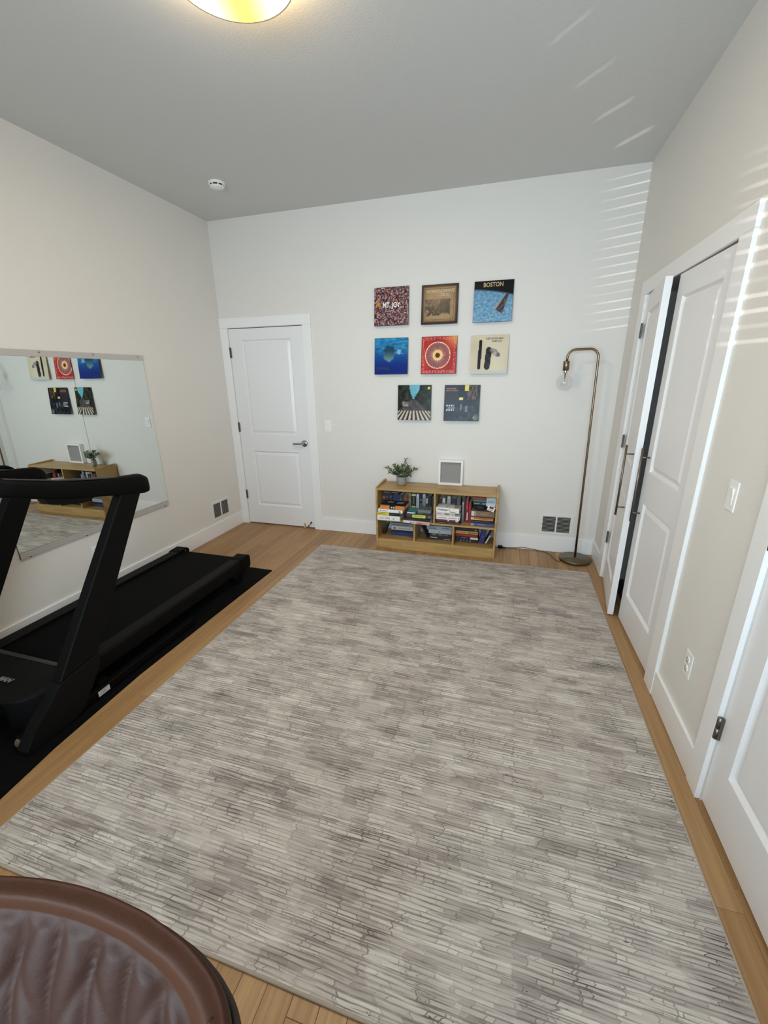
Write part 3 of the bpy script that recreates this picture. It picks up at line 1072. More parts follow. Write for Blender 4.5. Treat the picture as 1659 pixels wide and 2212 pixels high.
# standing row, left compartment: (x, T, top, colour, marks, label)
row = [
    (1.742, 0.025, 0.507, (92, 40, 46), [(0.75, 0.85, 0.1, 0.9, (150, 120, 100))], 'thin maroon book standing at the far left of the back row'),
    (1.768, 0.036, 0.504, (52, 40, 46), [(0.35, 0.45, 0.2, 0.8, (120, 84, 90)), (0.6, 0.7, 0.2, 0.8, (104, 100, 110)), (0.8, 0.9, 0.2, 0.8, (110, 80, 84))], 'dark plum book with pale emblems standing beside the thin maroon book'),
    (1.805, 0.040, 0.505, (46, 44, 52), [(0.4, 0.5, 0.3, 0.7, (130, 130, 140)), (0.62, 0.72, 0.3, 0.7, (120, 120, 128)), (0.84, 0.9, 0.2, 0.8, (96, 96, 104))], 'charcoal book with three pale emblems standing left of the blue books'),
    (1.847, 0.033, 0.500, (42, 48, 74), [(0.5, 0.8, 0.35, 0.65, (72, 90, 140))], 'dark navy book standing behind the orange-spined stack'),
    (1.881, 0.026, 0.506, (44, 60, 112), [(0.45, 0.75, 0.2, 0.8, (70, 96, 160))], 'narrow blue book standing between navy and dark green books'),
    (1.909, 0.037, 0.501, (44, 62, 60), [(0.5, 0.58, 0.2, 0.8, (80, 120, 112)), (0.75, 0.83, 0.2, 0.8, (76, 112, 106))], 'dark green book standing left of the red-brown book'),
    (1.950, 0.048, 0.500, (122, 62, 50), [(0.6, 0.66, 0.1, 0.9, (160, 96, 80)), (0.8, 0.86, 0.1, 0.9, (160, 96, 80))], 'thick red-brown book standing left of the olive book'),
    (2.002, 0.026, 0.524, (140, 128, 88), [(0.1, 0.3, 0.2, 0.8, (170, 164, 110)), (0.8, 0.86, 0.1, 0.9, (96, 84, 60))], 'tall olive book standing behind the gap of the two left stacks'),
    (2.032, 0.044, 0.522, (28, 28, 30), [(0.9, 0.98, 0.05, 0.95, (214, 206, 150)), (0.40, 0.46, 0.05, 0.95, (196, 190, 140)), (0.55, 0.85, 0.35, 0.65, (90, 100, 80))], 'black book with a cream band at the top of its spine'),
    (2.080, 0.024, 0.521, (214, 212, 216), [(0.4, 0.85, 0.35, 0.6, (140, 140, 170))], 'narrow white book standing right of the cream-banded black book'),
    (2.106, 0.033, 0.526, (32, 30, 34), [(0.45, 0.6, 0.2, 0.8, (90, 88, 96)), (0.7, 0.76, 0.2, 0.8, (120, 116, 120))], 'tall black book standing between two white-spined books'),
    (2.141, 0.027, 0.525, (176, 182, 188), [(0.35, 0.85, 0.3, 0.7, (92, 100, 110))], 'pale grey-blue book with dark vertical lettering behind the grey boxed book'),
    (2.170, 0.025, 0.494, (50, 48, 50), [(0.7, 0.95, 0.1, 0.9, (188, 178, 170)), (0.45, 0.55, 0.1, 0.9, (150, 142, 136))], 'short black book with pale blocks standing right of the grey-blue book'),
    (2.197, 0.028, 0.512, (26, 27, 30), [(0.5, 0.56, 0.2, 0.8, (92, 96, 100))], 'black book with one grey mark standing second from the divider'),
    (2.227, 0.036, 0.496, (36, 38, 38), [(0.3, 0.36, 0.3, 0.7, (84, 90, 88))], 'charcoal book standing against the left side of the divider'),
]
for x, th, top, c, mk, lb in row:
    book(lb, (x, -0.172, Z1), (top - Z1, 0.135, th), c, mk, upright=True, group=SU)
book('black book with two pale title bars lying across the standing books', (1.750, -0.168, 0.5075), (0.156, 0.120, 0.024), (28, 29, 32),
     [(0.03, 0.42, 0.35, 0.6, (140, 142, 138)), (0.56, 0.9, 0.35, 0.6, (140, 142, 138))], group=SU)
row = [
    (2.292, 0.035, 0.488, (52, 42, 48), [(0.5, 0.7, 0.2, 0.8, (110, 90, 96))], 'dark plum book standing right beside the divider'),
    (2.330, 0.026, 0.497, (204, 204, 200), [(0.5, 0.8, 0.3, 0.7, (96, 96, 96))], 'white book with grey title standing behind the white stack'),
    (2.358, 0.016, 0.518, (30, 29, 30), [(0.6, 0.8, 0.3, 0.7, (90, 90, 90))], 'thin black book standing between two white books'),
    (2.376, 0.029, 0.519, (186, 190, 184), [(0.4, 0.9, 0.35, 0.65, (116, 120, 118))], 'taller off-white book standing behind the white stack'),
    (2.408, 0.052, 0.501, (32, 31, 33), [(0.55, 0.62, 0.4, 0.7, (160, 158, 150)), (0.72, 0.76, 0.4, 0.7, (130, 128, 122))], 'thick black book with small white marks behind the white stack'),
    (2.463, 0.036, 0.509, (84, 86, 86), [(0.5, 0.8, 0.3, 0.7, (104, 106, 106))], 'dark grey book standing left of the pale grey front book'),
]
for x, th, top, c, mk, lb in row:
    book(lb, (x, -0.172, Z1), (top - Z1, 0.135, th), c, mk, upright=True, group=SV)
book('thin pale grey book standing right of the white stack', (2.517, -0.205, Z1), (0.190, 0.165, 0.020), (132, 134, 132), [(0.85, 0.97, 0.2, 0.8, (178, 178, 172))], upright=True, group=SV)
book('thin black book standing left of the two red books', (2.539, -0.205, Z1), (0.238, 0.165, 0.013), (36, 28, 28), upright=True, group=SV)
book('tall red book with a white flash low on its spine', (2.5535, -0.222, Z1), (0.229, 0.18, 0.023), (150, 34, 40), [(0.10, 0.42, 0.1, 0.5, (226, 216, 210)), (0.55, 0.9, 0.35, 0.65, (188, 84, 84))], upright=True, group=SV)
book('shorter red book standing left of the brown book stack', (2.579, -0.222, Z1), (0.193, 0.18, 0.024), (142, 38, 44), [(0.4, 0.9, 0.4, 0.6, (170, 70, 74))], upright=True, group=SV)
# stack right of the divider
book('thin dark book at the bottom of the white stack', (2.296, -0.312, Z1), (0.222, 0.136, 0.018), (48, 46, 48), [(0.06, 0.4, 0.3, 0.7, (90, 92, 90)), (0.5, 0.7, 0.35, 0.65, (84, 86, 86)), (0.8, 0.92, 0.3, 0.7, (96, 98, 96))], group=SC)
book('maroon book with two white marks low in the white stack', (2.299, -0.306, 0.3130), (0.204, 0.13, 0.023), (112, 36, 42), [(0.5, 0.58, 0.3, 0.8, (230, 220, 214)), (0.86, 0.99, 0.2, 0.9, (224, 216, 206))], group=SC)
book('white book with long dark lettering in the middle of the white stack', (2.298, -0.314, 0.3365), (0.214, 0.138, 0.035), (236, 232, 228), [(0.93, 0.96, 0.3, 0.7, (120, 110, 110))], [('CONFESSIONS', 0.05, 0.34, 0.0135, (130, 90, 88)), ('MODERNIST', 0.52, 0.34, 0.0135, (130, 90, 88))], group=SC)
book('pinkish white narrower book second from the top of the white stack', (2.292, -0.303, 0.3720), (0.176, 0.126, 0.028), (206, 198, 194), [(0.45, 0.7, 0.35, 0.7, (96, 86, 86)), (0.05, 0.3, 0.3, 0.6, (176, 164, 160)), (0.84, 0.96, 0.3, 0.7, (170, 160, 156))], group=SC)
book('thick white book with bold black title on top of the white stack', (2.292, -0.300, 0.4005), (0.212, 0.126, 0.045), (238, 236, 232), [(0.60, 0.84, 0.12, 0.3, (150, 150, 150))], [('Challenger 2', 0.07, 0.42, 0.022, (44, 44, 44))], yaw=-0.06,
     top=[(0.75, 0.98, 0.1, 0.9, (176, 166, 150)), (0.4, 0.5, 0.3, 0.5, (150, 150, 152))], group=SC)
# stack at the right end
book('blue book at the bottom of the rightmost stack', (2.608, -0.300, Z1), (0.206, 0.2, 0.027), (74, 82, 122), [(0.0, 0.16, 0.1, 0.9, (140, 140, 160)), (0.3, 0.62, 0.4, 0.7, (120, 128, 164))], group=SD)
book('black book with a thin grey line above the blue book', (2.610, -0.296, 0.3220), (0.204, 0.19, 0.029), (24, 23, 25), [(0.15, 0.8, 0.42, 0.52, (110, 104, 100)), (0.02, 0.09, 0.2, 0.8, (60, 74, 72))], group=SD)
book('orange and cream paperback in the rightmost stack', (2.609, -0.298, 0.3515), (0.198, 0.19, 0.024), (176, 104, 62), [(0.0, 0.14, 0.05, 0.95, (206, 188, 140)), (0.14, 0.98, 0.05, 0.3, (206, 170, 120)), (0.35, 0.7, 0.5, 0.75, (140, 66, 44))], group=SD)
book('thin dark book under the thick brown book', (2.611, -0.292, 0.3760), (0.204, 0.185, 0.0075), (52, 40, 32), group=SD)
book('thick brown book with white label at the left of its spine', (2.611, -0.294, 0.3840), (0.204, 0.185, 0.050), (128, 106, 82), [(0.0, 0.13, 0.05, 0.95, (206, 204, 206)), (0.16, 0.2, 0.05, 0.95, (196, 150, 140)), (0.38, 0.72, 0.45, 0.55, (160, 140, 112))], group=SD)
# folded black pouch
root = empty('fabric_pouch', (2.685, -0.2, 0.4345), label='folded black fabric pouch squeezed above the thick brown book', cat='pouch')
bm = B()
t2 = bmesh.new()
bmesh.ops.create_grid(t2, x_segments=1, y_segments=1, size=1)
t2.free()
lathe(bm, [(0, 0), (0.7, 0.02), (0.95, 0.2), (1.0, 0.5), (0.95, 0.8), (0.7, 0.98), (0, 1)], (0, 0, 0), 20)
for v in bm.verts:
    a = math.atan2(v.co.y, v.co.x)
    q = 1 + 0.05 * math.sin(5 * a + v.co.z * 6)
    v.co = Vector((2.685 + v.co.x * 0.070 * q, -0.205 + v.co.y * 0.085 * q, 0.4345 + v.co.z * 0.053))
obj('pouch_body', bm, mat('black_nylon', s8(28, 28, 32), 0.7, bump=0.5, bscale=60), root, smooth=True)
bm = B()
tube(bm, smooth_path([(2.63, -0.285, 0.455), (2.66, -0.294, 0.448), (2.70, -0.295, 0.446), (2.735, -0.287, 0.452)], 2), 0.003, 8)
obj('drawstring', bm, mat('black_cord', s8(20, 20, 22), 0.7, bump=0.2), root)
book('dark teal book with small pale labels under the green book', (2.622, -0.285, 0.4885), (0.190, 0.18, 0.027), (34, 56, 58), [(0.05, 0.3, 0.35, 0.6, (150, 160, 156)), (0.42, 0.62, 0.25, 0.8, (96, 132, 160))], group=SD)
book('green book second from the top of the rightmost stack', (2.614, -0.280, 0.5160), (0.196, 0.175, 0.024), (66, 92, 74), [(0.1, 0.6, 0.3, 0.6, (96, 118, 100))], group=SD)
book('red book on top of the rightmost stack', (2.610, -0.282, 0.5405), (0.202, 0.175, 0.020), (126, 44, 44), [(0.05, 0.5, 0.35, 0.6, (160, 86, 80))], group=SD)
# leaflet drooping over the stack, little box
root = empty('paper_leaflet', (2.775, -0.28, 0.561), label='pale blue leaflet drooping over the front of the rightmost stack', cat='leaflet')
bm = B()
prof = [(-0.20, 0.5612), (-0.26, 0.5613), (-0.283, 0.5615), (-0.2885, 0.556), (-0.291, 0.535), (-0.296, 0.51), (-0.303, 0.487)]
prev = None
for y, z in prof:
    cur = [bm.verts.new((2.737, y, z)), bm.verts.new((2.816, y, z + 0.0)), bm.verts.new((2.816, y, z + 0.0008)), bm.verts.new((2.737, y, z + 0.0008))]
    if y < -0.285:
        for i in (2, 3):
            cur[i].co = cur[i - 1 if i == 2 else 0].co + Vector((0, -0.0008, 0))
    if prev:
        for k in range(4):
            bm.faces.new((prev[k], prev[(k + 1) % 4], cur[(k + 1) % 4], cur[k]))
    else:
        bm.faces.new(cur)
    prev = cur
bm.faces.new(prev)
obj('sheet', bm, mat('leaflet_paper', s8(186, 194, 202), 0.7, bump=0.05), root)
bm = B()
for k in range(4):
    bx(bm, 2.745, 2.805, -0.2968 - k * 0.0005 - 0.0026, -0.2962 - k * 0.0005 - 0.0012, 0.536 - k * 0.006, 0.538 - k * 0.006)
obj('printed_lines', bm, cmat((140, 148, 160)), root)
root = empty('carton', (2.782, -0.322, 0.4345), rotz=0.0, label='small white carton with maroon print tilted below the pale leaflet', cat='carton')
bm = B()
bx(bm, -0.032, 0.032, -0.012, 0.012, -0.022, 0.022, 0.0012)
TR = Matrix.Translation((2.780, -0.309, 0.4685)) @ Matrix.Rotation(math.radians(20), 4, 'Y') @ Matrix.Rotation(math.radians(-24), 4, 'X')
bm.transform(TR)
obj('carton_body', bm, cmat((226, 216, 212)), root)
bm = B()
bx(bm, -0.018, 0.018, -0.0127, -0.0119, -0.002, 0.018)
bx(bm, -0.022, 0.018, -0.0127, -0.0119, -0.014, -0.010)
bm.transform(TR)
obj('maroon_print', bm, cmat((84, 34, 34)), root)
# bottom shelf
SL, SM, SR = 'books lying on the bottom shelf at left', 'books lying on the bottom shelf in the middle', 'books on the bottom shelf at right'
book('thick dark blue book at the bottom of the left lower compartment', (1.836, -0.205, Z0), (0.222, 0.17, 0.038), (38, 52, 104), [(0.3, 0.7, 0.4, 0.6, (60, 74, 130))], group=SL)
book('black book between the blue and the white book in the lower left compartment', (1.842, -0.200, 0.1340), (0.214, 0.165, 0.017), (40, 36, 36), group=SL)
book('white book with red-brown marks in the lower left compartment', (1.839, -0.204, 0.1515), (0.218, 0.17, 0.039), (196, 192, 186), [(0.1, 0.2, 0.2, 0.7, (140, 80, 70)), (0.3, 0.9, 0.35, 0.6, (160, 156, 150))], group=SL)
book('grey book on top of the lower left stack', (1.836, -0.202, 0.1910), (0.220, 0.17, 0.032), (126, 130, 138), [(0.1, 0.8, 0.3, 0.6, (90, 94, 104))], group=SL)
book('slim black book leaning in the lower left compartment', (1.752, -0.215, Z0 + 0.0065), (0.128, 0.10, 0.018), (26, 25, 26), upright=True, roll=0.34, group=SL)
book('black book with a white title at the bottom of the lower middle stack', (2.224, -0.222, Z0), (0.208, 0.17, 0.030), (30, 30, 32), [(0.05, 0.35, 0.55, 0.85, (190, 188, 182)), (0.65, 0.95, 0.2, 0.45, (150, 150, 148))], group=SM)
book('charcoal book with grey marks in the lower middle stack', (2.226, -0.220, 0.1260), (0.206, 0.17, 0.032), (44, 42, 44), [(0.1, 0.3, 0.4, 0.8, (120, 118, 110)), (0.4, 0.6, 0.4, 0.8, (112, 110, 104)), (0.65, 0.85, 0.4, 0.8, (104, 102, 98))], group=SM)
book('pale grey book with one black dot in the lower middle stack', (2.214, -0.224, 0.1585), (0.220, 0.17, 0.038), (178, 182, 188), [(0.46, 0.5, 0.35, 0.6, (24, 24, 26))], group=SM)
book('silver book on top of the lower middle stack', (2.196, -0.222, 0.1970), (0.238, 0.17, 0.034), (156, 162, 172), [(0.05, 0.4, 0.15, 0.35, (96, 100, 110)), (0.05, 0.35, 0.55, 0.75, (112, 118, 128)), (0.6, 0.9, 0.4, 0.7, (110, 114, 124))], group=SM)
book('slim dark notebook leaning against the lower middle stack', (2.194, -0.228, Z0), (0.160, 0.12, 0.014), (48, 44, 44), upright=True, roll=-0.42, group=SM)
book('black book with a broken title at the bottom of the lower right stack', (2.471, -0.224, Z0), (0.206, 0.17, 0.027), (34, 28, 30), [(0.22, 0.28, 0.3, 0.8, (130, 116, 110)), (0.36, 0.42, 0.3, 0.8, (110, 92, 92)), (0.5, 0.56, 0.3, 0.8, (104, 90, 90)), (0.64, 0.7, 0.3, 0.8, (130, 120, 116))], group=SR)
book('black book with a white label at its right end in the lower right stack', (2.471, -0.222, 0.1230), (0.208, 0.17, 0.029), (32, 29, 40), [(0.66, 1.0, 0.2, 0.85, (226, 214, 200)), (0.25, 0.5, 0.45, 0.65, (120, 116, 124))], group=SR)
book('red book in the lower right stack', (2.470, -0.223, 0.1525), (0.205, 0.17, 0.027), (138, 36, 36), [(0.3, 0.85, 0.35, 0.6, (176, 80, 72))], group=SR)
book('yellow-spined book in the lower right stack', (2.470, -0.222, 0.1800), (0.205, 0.17, 0.027), (204, 168, 96), [(0.08, 0.45, 0.3, 0.65, (176, 104, 60)), (0.55, 0.95, 0.3, 0.65, (120, 84, 50))], group=SR)
book('dark maroon book on top of the lower right stack', (2.469, -0.222, 0.2075), (0.205, 0.17, 0.031), (44, 26, 26), [(0.85, 0.95, 0.3, 0.7, (140, 110, 96))], group=SR)
book('thick dark blue book leaning right of the lower right stack', (2.685, -0.222, Z0 + 0.009), (0.135, 0.17, 0.044), (42, 48, 104), [(0.4, 0.6, 0.3, 0.7, (70, 80, 140))], upright=True, roll=0.2, group=SR)
book('thin white and grey book slanting by the right side panel', (2.742, -0.222, Z0 + 0.0065), (0.150, 0.16, 0.013), (112, 106, 100), [(0.05, 0.62, 0.05, 0.95, (214, 204, 194))], upright=True, roll=0.42, group=SR)

# ------------------------------------------------------------------ plant and frame on the bookcase
PC = Vector((1.926, -0.150, 0.5955))
root = empty('potted_plant', PC, label='small green leafy plant in a round grey concrete pot on the bookcase', cat='plant')
bm = B()
lathe(bm, [(0, 0), (0.034, 0), (0.042, 0.006), (0.0465, 0.03), (0.0475, 0.055), (0.045, 0.084), (0.0415, 0.084), (0.0425, 0.07), (0.0, 0.07)], PC, 36)
obj('pot', bm, M_concrete, root)
bm = B()
lathe(bm, [(0, 0.078), (0.02, 0.077), (0.042, 0.072), (0.042, 0.0702)], PC, 24)
obj('soil', bm, M_soil, root)
M_leaf = mat('leaf_green', s8(74, 92, 58), 0.5, bump=0.1, var=0.25, vscale=40)
M_leaf2 = mat('leaf_dark_green', s8(52, 70, 44), 0.5, bump=0.1, var=0.25, vscale=40)
M_leaf3 = mat('leaf_pale_green', s8(108, 122, 92), 0.5, bump=0.1, var=0.2, vscale=40)
M_stem = mat('stem_green', s8(70, 78, 46), 0.6)
rp = random.Random(4)
def leaf(bm, p, d, up, L, w):
    d = d.normalized()
    sd = d.cross(up)
    if sd.length < 1e-3:
        sd = d.cross(Vector((1, 0, 0)))
    sd.normalize()
    nn = sd.cross(d)
    P = [p, p + d * L * 0.35 + sd * w + nn * 0.0015, p + d * L * 0.75 + sd * w * 0.8 + nn * 0.001, p + d * L - nn * 0.002, p + d * L * 0.75 - sd * w * 0.8 + nn * 0.001, p + d * L * 0.35 - sd * w + nn * 0.0015, p + d * L * 0.4 - nn * 0.001, p + d * L * 0.75 - nn * 0.001]
    v = [bm.verts.new(q) for q in P]
    for f in ((0, 1, 6), (0, 6, 5), (1, 2, 7, 6), (6, 7, 4, 5), (2, 3, 7), (7, 3, 4)):
        bm.faces.new([v[i] for i in f])
sprigs = [((-0.152, -0.01, 0.085), 12), ((0.142, 0.0, 0.082), 12), ((0.040, 0.02, 0.165), 11), ((-0.075, 0.01, 0.108), 11), ((0.075, -0.01, 0.105), 11),
          ((-0.03, -0.03, 0.10), 12), ((0.03, -0.04, 0.085), 12), ((-0.105, -0.04, 0.045), 10), ((0.095, -0.03, 0.025), 10), ((-0.05, -0.06, 0.045), 12),
          ((0.05, -0.06, 0.035), 12), ((0.0, 0.05, 0.10), 10), ((0.0, -0.05, 0.075), 12), ((0.06, 0.04, 0.07), 9), ((-0.07, 0.04, 0.07), 9), ((0.09, -0.045, 0.06), 10)]
for i, (e, n) in enumerate(sprigs):
    p0 = PC + Vector((e[0] * 0.12, e[1] * 0.15, 0.076))
    p1 = PC + Vector((0, 0, 0.08)) + Vector(e)
    mid = (p0 + p1) / 2 + Vector((0, 0, 0.022 if e[2] < 0.13 else 0.0))
    path = [p0.lerp(mid, k / 3).lerp(mid.lerp(p1, k / 3), k / 3) for k in range(4)]
    bm = B()
    tube(bm, path, 0.0013, 5)
    so = obj('sprig', bm, M_stem, root)
    bm = B()
    for k in range(n + 4):
        f = 0.25 + 0.75 * k / (n + 3)
        q = p0.lerp(mid, f).lerp(mid.lerp(p1, f), f)
        tg = (p1 - p0).normalized()
        a = k * 2.4 + i
        side = tg.cross(Vector((0, 0, 1))).normalized()
        up = side.cross(tg)
        d = tg * 0.75 + (side * math.cos(a) + up * math.sin(a)) * 0.8
        leaf(bm, q, d, Vector((0, -0.4, 1)), rp.uniform(0.024, 0.034), rp.uniform(0.006, 0.009))
    obj('leaves', bm, (M_leaf, M_leaf2, M_leaf3, M_leaf)[i % 4], so, kind='stuff')

FX0, FX1, FZ0, FZ1, FY = 2.264, 2.494, 0.5955, 0.834, -0.050
root = empty('shadow_box_frame', ((FX0 + FX1) / 2, -0.03, FZ0), label='square white shadow-box frame with plain grey backing on the bookcase', cat='picture frame')
bm = B()
fw = 0.0195
for a in ((FX0, FX0 + fw, FZ0, FZ1), (FX1 - fw, FX1, FZ0, FZ1), (FX0 + fw, FX1 - fw, FZ0, FZ0 + fw), (FX0 + fw, FX1 - fw, FZ1 - fw, FZ1)):
    bx(bm, a[0], a[1], FY, -0.004, a[2], a[3], 0.001)
obj('frame_moulding', bm, M_white_frame, root)
bm = B()
bx(bm, FX0 + fw, FX1 - fw, -0.022, -0.018, FZ0 + fw, FZ1 - fw)
obj('grey_backing', bm, mat('grey_linen', s8(150, 147, 146), 0.9, bump=0.3, bscale=600), root)

# ------------------------------------------------------------------ record covers on the back wall
def cover_print(name, fn, n=72):
    """flat printed face: a colour per point of a fine grid, (u, v) from the lower left corner"""
    def mk(sz, parent):
        me = bpy.data.meshes.new(name)
        vs_, fs = [], []
        for j in range(n + 1):
            for i in range(n + 1):
                vs_.append((i / n * sz, 0, j / n * sz))
        for j in range(n):
            for i in range(n):
                a = j * (n + 1) + i
                fs.append((a, a + 1, a + n + 2, a + n + 1))
        me.from_pydata(vs_, [], fs)
        at = me.color_attributes.new('print', 'FLOAT_COLOR', 'POINT')
        cols = np.zeros(((n + 1) ** 2, 4), dtype=np.float32)
        cols[:, 3] = 1
        k = 0
        for j in range(n + 1):
            for i in range(n + 1):
                c = fn(i / n, j / n)
                cols[k, :3] = lin([min(1, max(0, q / 255)) for q in c])
                k += 1
        at.data.foreach_set('color', cols.ravel())
        m = M_print
        me.materials.append(m)
        o = bpy.data.objects.new('printed_face', me)
        COL.objects.link(o)
        o.parent = parent
        return o
    return mk
M_print, t, b = new_mat('glossy_print')
va = t.add('ShaderNodeVertexColor')
va.layer_name = 'print'
t.link(va.outputs[0], b.inputs['Base Color'])
tc = t.add('ShaderNodeTexCoord').outputs['Object']
b.inputs['Roughness'].default_value = 0.22
b.inputs['Specular IOR Level'].default_value = 0.13
bn = t.add('ShaderNodeBump')
bn.inputs['Strength'].default_value = 0.05
bn.inputs['Distance'].default_value = 0.002
t.link(t.noise(tc, 14, 2.0), bn.inputs['Height'])
t.link(bn.outputs[0], b.inputs['Normal'])

def mixc(a, b_, f):
    f = min(1, max(0, f))
    return tuple(p + (q - p) * f for p, q in zip(a, b_))
def nz(u, v, s, z=0.0):
    return noise.noise(Vector((u * s, v * s, z)))
def sstep(a, b_, x):
    f = min(1, max(0, (x - a) / (b_ - a)))
    return f * f * (3 - 2 * f)
def inseg(u, v, ax, ay, bx_, by_, w):
    dx, dy = bx_ - ax, by_ - ay
    tt = max(0, min(1, ((u - ax) * dx + (v - ay) * dy) / (dx * dx + dy * dy)))
    return math.hypot(u - ax - tt * dx, v - ay - tt * dy) < w

def f_crowd(u, v):
    a = nz(u, v, 16, 1) + 0.5 * nz(u, v, 33, 2)
    b_ = nz(u, v, 22, 5)
    c = mixc((52, 34, 40), (134, 98, 108), 0.5 + a)
    if b_ > 0.28:
        c = (176, 146, 132)
    elif b_ < -0.3:
        c = (128, 50, 44)
    if nz(u, v, 27, 9) > 0.36:
        c = (196, 186, 184)
    d = math.hypot(u - 0.12, v - 0.57)
    if d < 0.07:
        c = mixc((224, 158, 66), (150, 90, 44), d / 0.09)
    return c
def f_brownphoto(u, v):
    e = min(u, 1 - u, v, 1 - v)
    if e < 0.055:
        return (44, 28, 28)
    c = mixc((158, 128, 92), (140, 112, 80), 0.5 + nz(u, v, 6))
    if e < 0.075 or (0.08 < u < 0.92 and abs(v - 0.66) < 0.006) or abs(e - 0.11) < 0.005:
        return (98, 74, 54)
    if 0.09 < u < 0.80 and 0.12 < v < 0.63:
        n = nz(u, v, 9, 3) + 0.5 * nz(u, v, 22, 4)
        sky = sstep(0.5, 0.62, v + 0.1 * n)
        g = mixc((50, 42, 36), (150, 124, 92), 0.42 + n * 0.9)
        if v < 0.24 + 0.06 * n:
            g = (160, 132, 96)
        if 0.5 < u < 0.78 and v > 0.28:
            g = mixc(g, (40, 34, 30), 0.75)
        if 0.2 < u < 0.5 and 0.22 < v < 0.46 and nz(u * 2.2, v, 11, 8) > -0.08:
            g = (42, 34, 30)
        return mixc(g, (150, 126, 94), 0.25 * sky)
    return c
def f_sky(u, v):
    hor = 0.80 - 0.16 * u + 0.10 * u * (1 - u)
    if v > hor + 0.02:
        return (24, 24, 26)
    st = nz(u * 0.8, v, 26, 2) * 0.5 + nz(u, v * 1.8, 12, 4) * 0.6
    c = mixc((84, 134, 172), (160, 194, 212), 0.40 + st * 0.8 + 0.25 * (0.4 - v))
    if v > hor - 0.03:
        c = mixc(c, (46, 62, 78), sstep(hor - 0.03, hor + 0.02, v))
    # plain dark wedge
    a, b_ = (0.92, 0.77), (0.60, 0.28)
    tt = ((u - b_[0]) * (a[0] - b_[0]) + (v - b_[1]) * (a[1] - b_[1])) / ((a[0] - b_[0]) ** 2 + (a[1] - b_[1]) ** 2)
    pd_ = ((u - b_[0]) * -(a[1] - b_[1]) + (v - b_[1]) * (a[0] - b_[0])) / math.hypot(a[0] - b_[0], a[1] - b_[1])
    if 0 < tt < 1 and -0.17 * (1 - tt) - 0.01 < pd_ < 0.08 * (1 - tt) + 0.012:
        return mixc((70, 62, 62), (168, 160, 158), sstep(0.0, 0.05, pd_) if pd_ > -0.02 else 0.15 + 0.5 * nz(u, v, 18))
    return c
def f_pool(u, v):
    c = mixc((22, 46, 124), (40, 124, 178), sstep(0.1, 0.95, v))
    r = nz(u * 0.7, v * 1.8, 9, 1) + 0.5 * nz(u, v, 20, 2)
    if v > 0.55:
        c = mixc(c, (86, 176, 206), 0.5 * sstep(0.0, 0.6, r) + 0.12)
        c = mixc(c, (16, 64, 110), 0.4 * sstep(0.1, 0.6, -r))
    d = math.hypot((u - 0.44) / 0.17, (v - 0.58) / 0.24)
    n = nz(u, v, 8, 7)
    f = 1 - sstep(0.75, 1.1, d + 0.3 * n)
    if f > 0:
        c = mixc(c, mixc((40, 68, 84), (132, 168, 170), sstep(0.7, 0.35, v) if False else min(1, max(0, (0.66 - v) * 3.2))), 0.9 * f)
    d2 = math.hypot((u - 0.74) / 0.09, (v - 0.62) / 0.11)
    c = mixc(c, (176, 216, 228), 0.7 * (1 - sstep(0.3, 1.0, d2 + 0.5 * nz(u, v, 22, 3))))
    return c
def f_sunburst(u, v):
    c = mixc((150, 40, 52), (206, 70, 60), 0.45 + 0.5 * nz(u, v, 4))
    dx, dy = u - 0.47, v - 0.5
    r = math.hypot(dx, dy)
    c = mixc((250, 206, 130), c, sstep(0.05, 0.36, r))
    c = mixc(c, (240, 176, 92), 0.8 * sstep(0.55, 1.0, u) * sstep(0.6, 0.95, v))
    # plain grey-blue rays all round a glowing centre, closed by a pale ring
    if 0.15 < r < 0.34 and math.sin(math.atan2(dy, dx) * 30) > 0.0:
        c = mixc((74, 78, 110), (214, 170, 150), sstep(0.2, 0.34, r) * 0.5)
    if abs(r - 0.35) < 0.012 or abs(r - 0.12) < 0.012:
        c = (250, 214, 160)
    if r < 0.07:
        c = (84, 56, 40)
    e = min(u, 1 - u, v, 1 - v)
    if 0.02 < e < 0.085 and (u < 0.1 or u > 0.9 or v < 0.1 or v > 0.9):
        if nz(u * 1.2, v * 1.2, 26, 6) > 0.08 or (int(u * 36) % 3 == 0 and v < 0.1):
            c = mixc(c, (238, 160, 140), 0.65)
    return c
def f_cream(u, v):
    c = mixc((222, 210, 184), (206, 192, 164), 0.5 + 0.7 * nz(u, v, 2))
    blk = (34, 32, 36)
    if inseg(u, v, 0.26, 0.84, 0.24, 0.16, 0.045):
        c = blk
    if inseg(u, v, 0.49, 0.62, 0.46, 0.18, 0.078):
        c = mixc(blk, (60, 58, 70), 0.5 + nz(u, v, 14))
    d = abs((u - 0.66) * 0.62 + (v - 0.55) * 0.78) / 0.075
    q = ((u - 0.66) * 0.78 - (v - 0.55) * 0.62) / 0.16
    if d * d + q * q < 1:
        c = mixc((96, 92, 96), (190, 184, 172), 0.5 + nz(u, v, 10, 4))
    if v < 0.075 and v > 0.01:
        c = (196, 200, 196)  # pale reflection along the bottom edge painted into the cover's colour
    return c
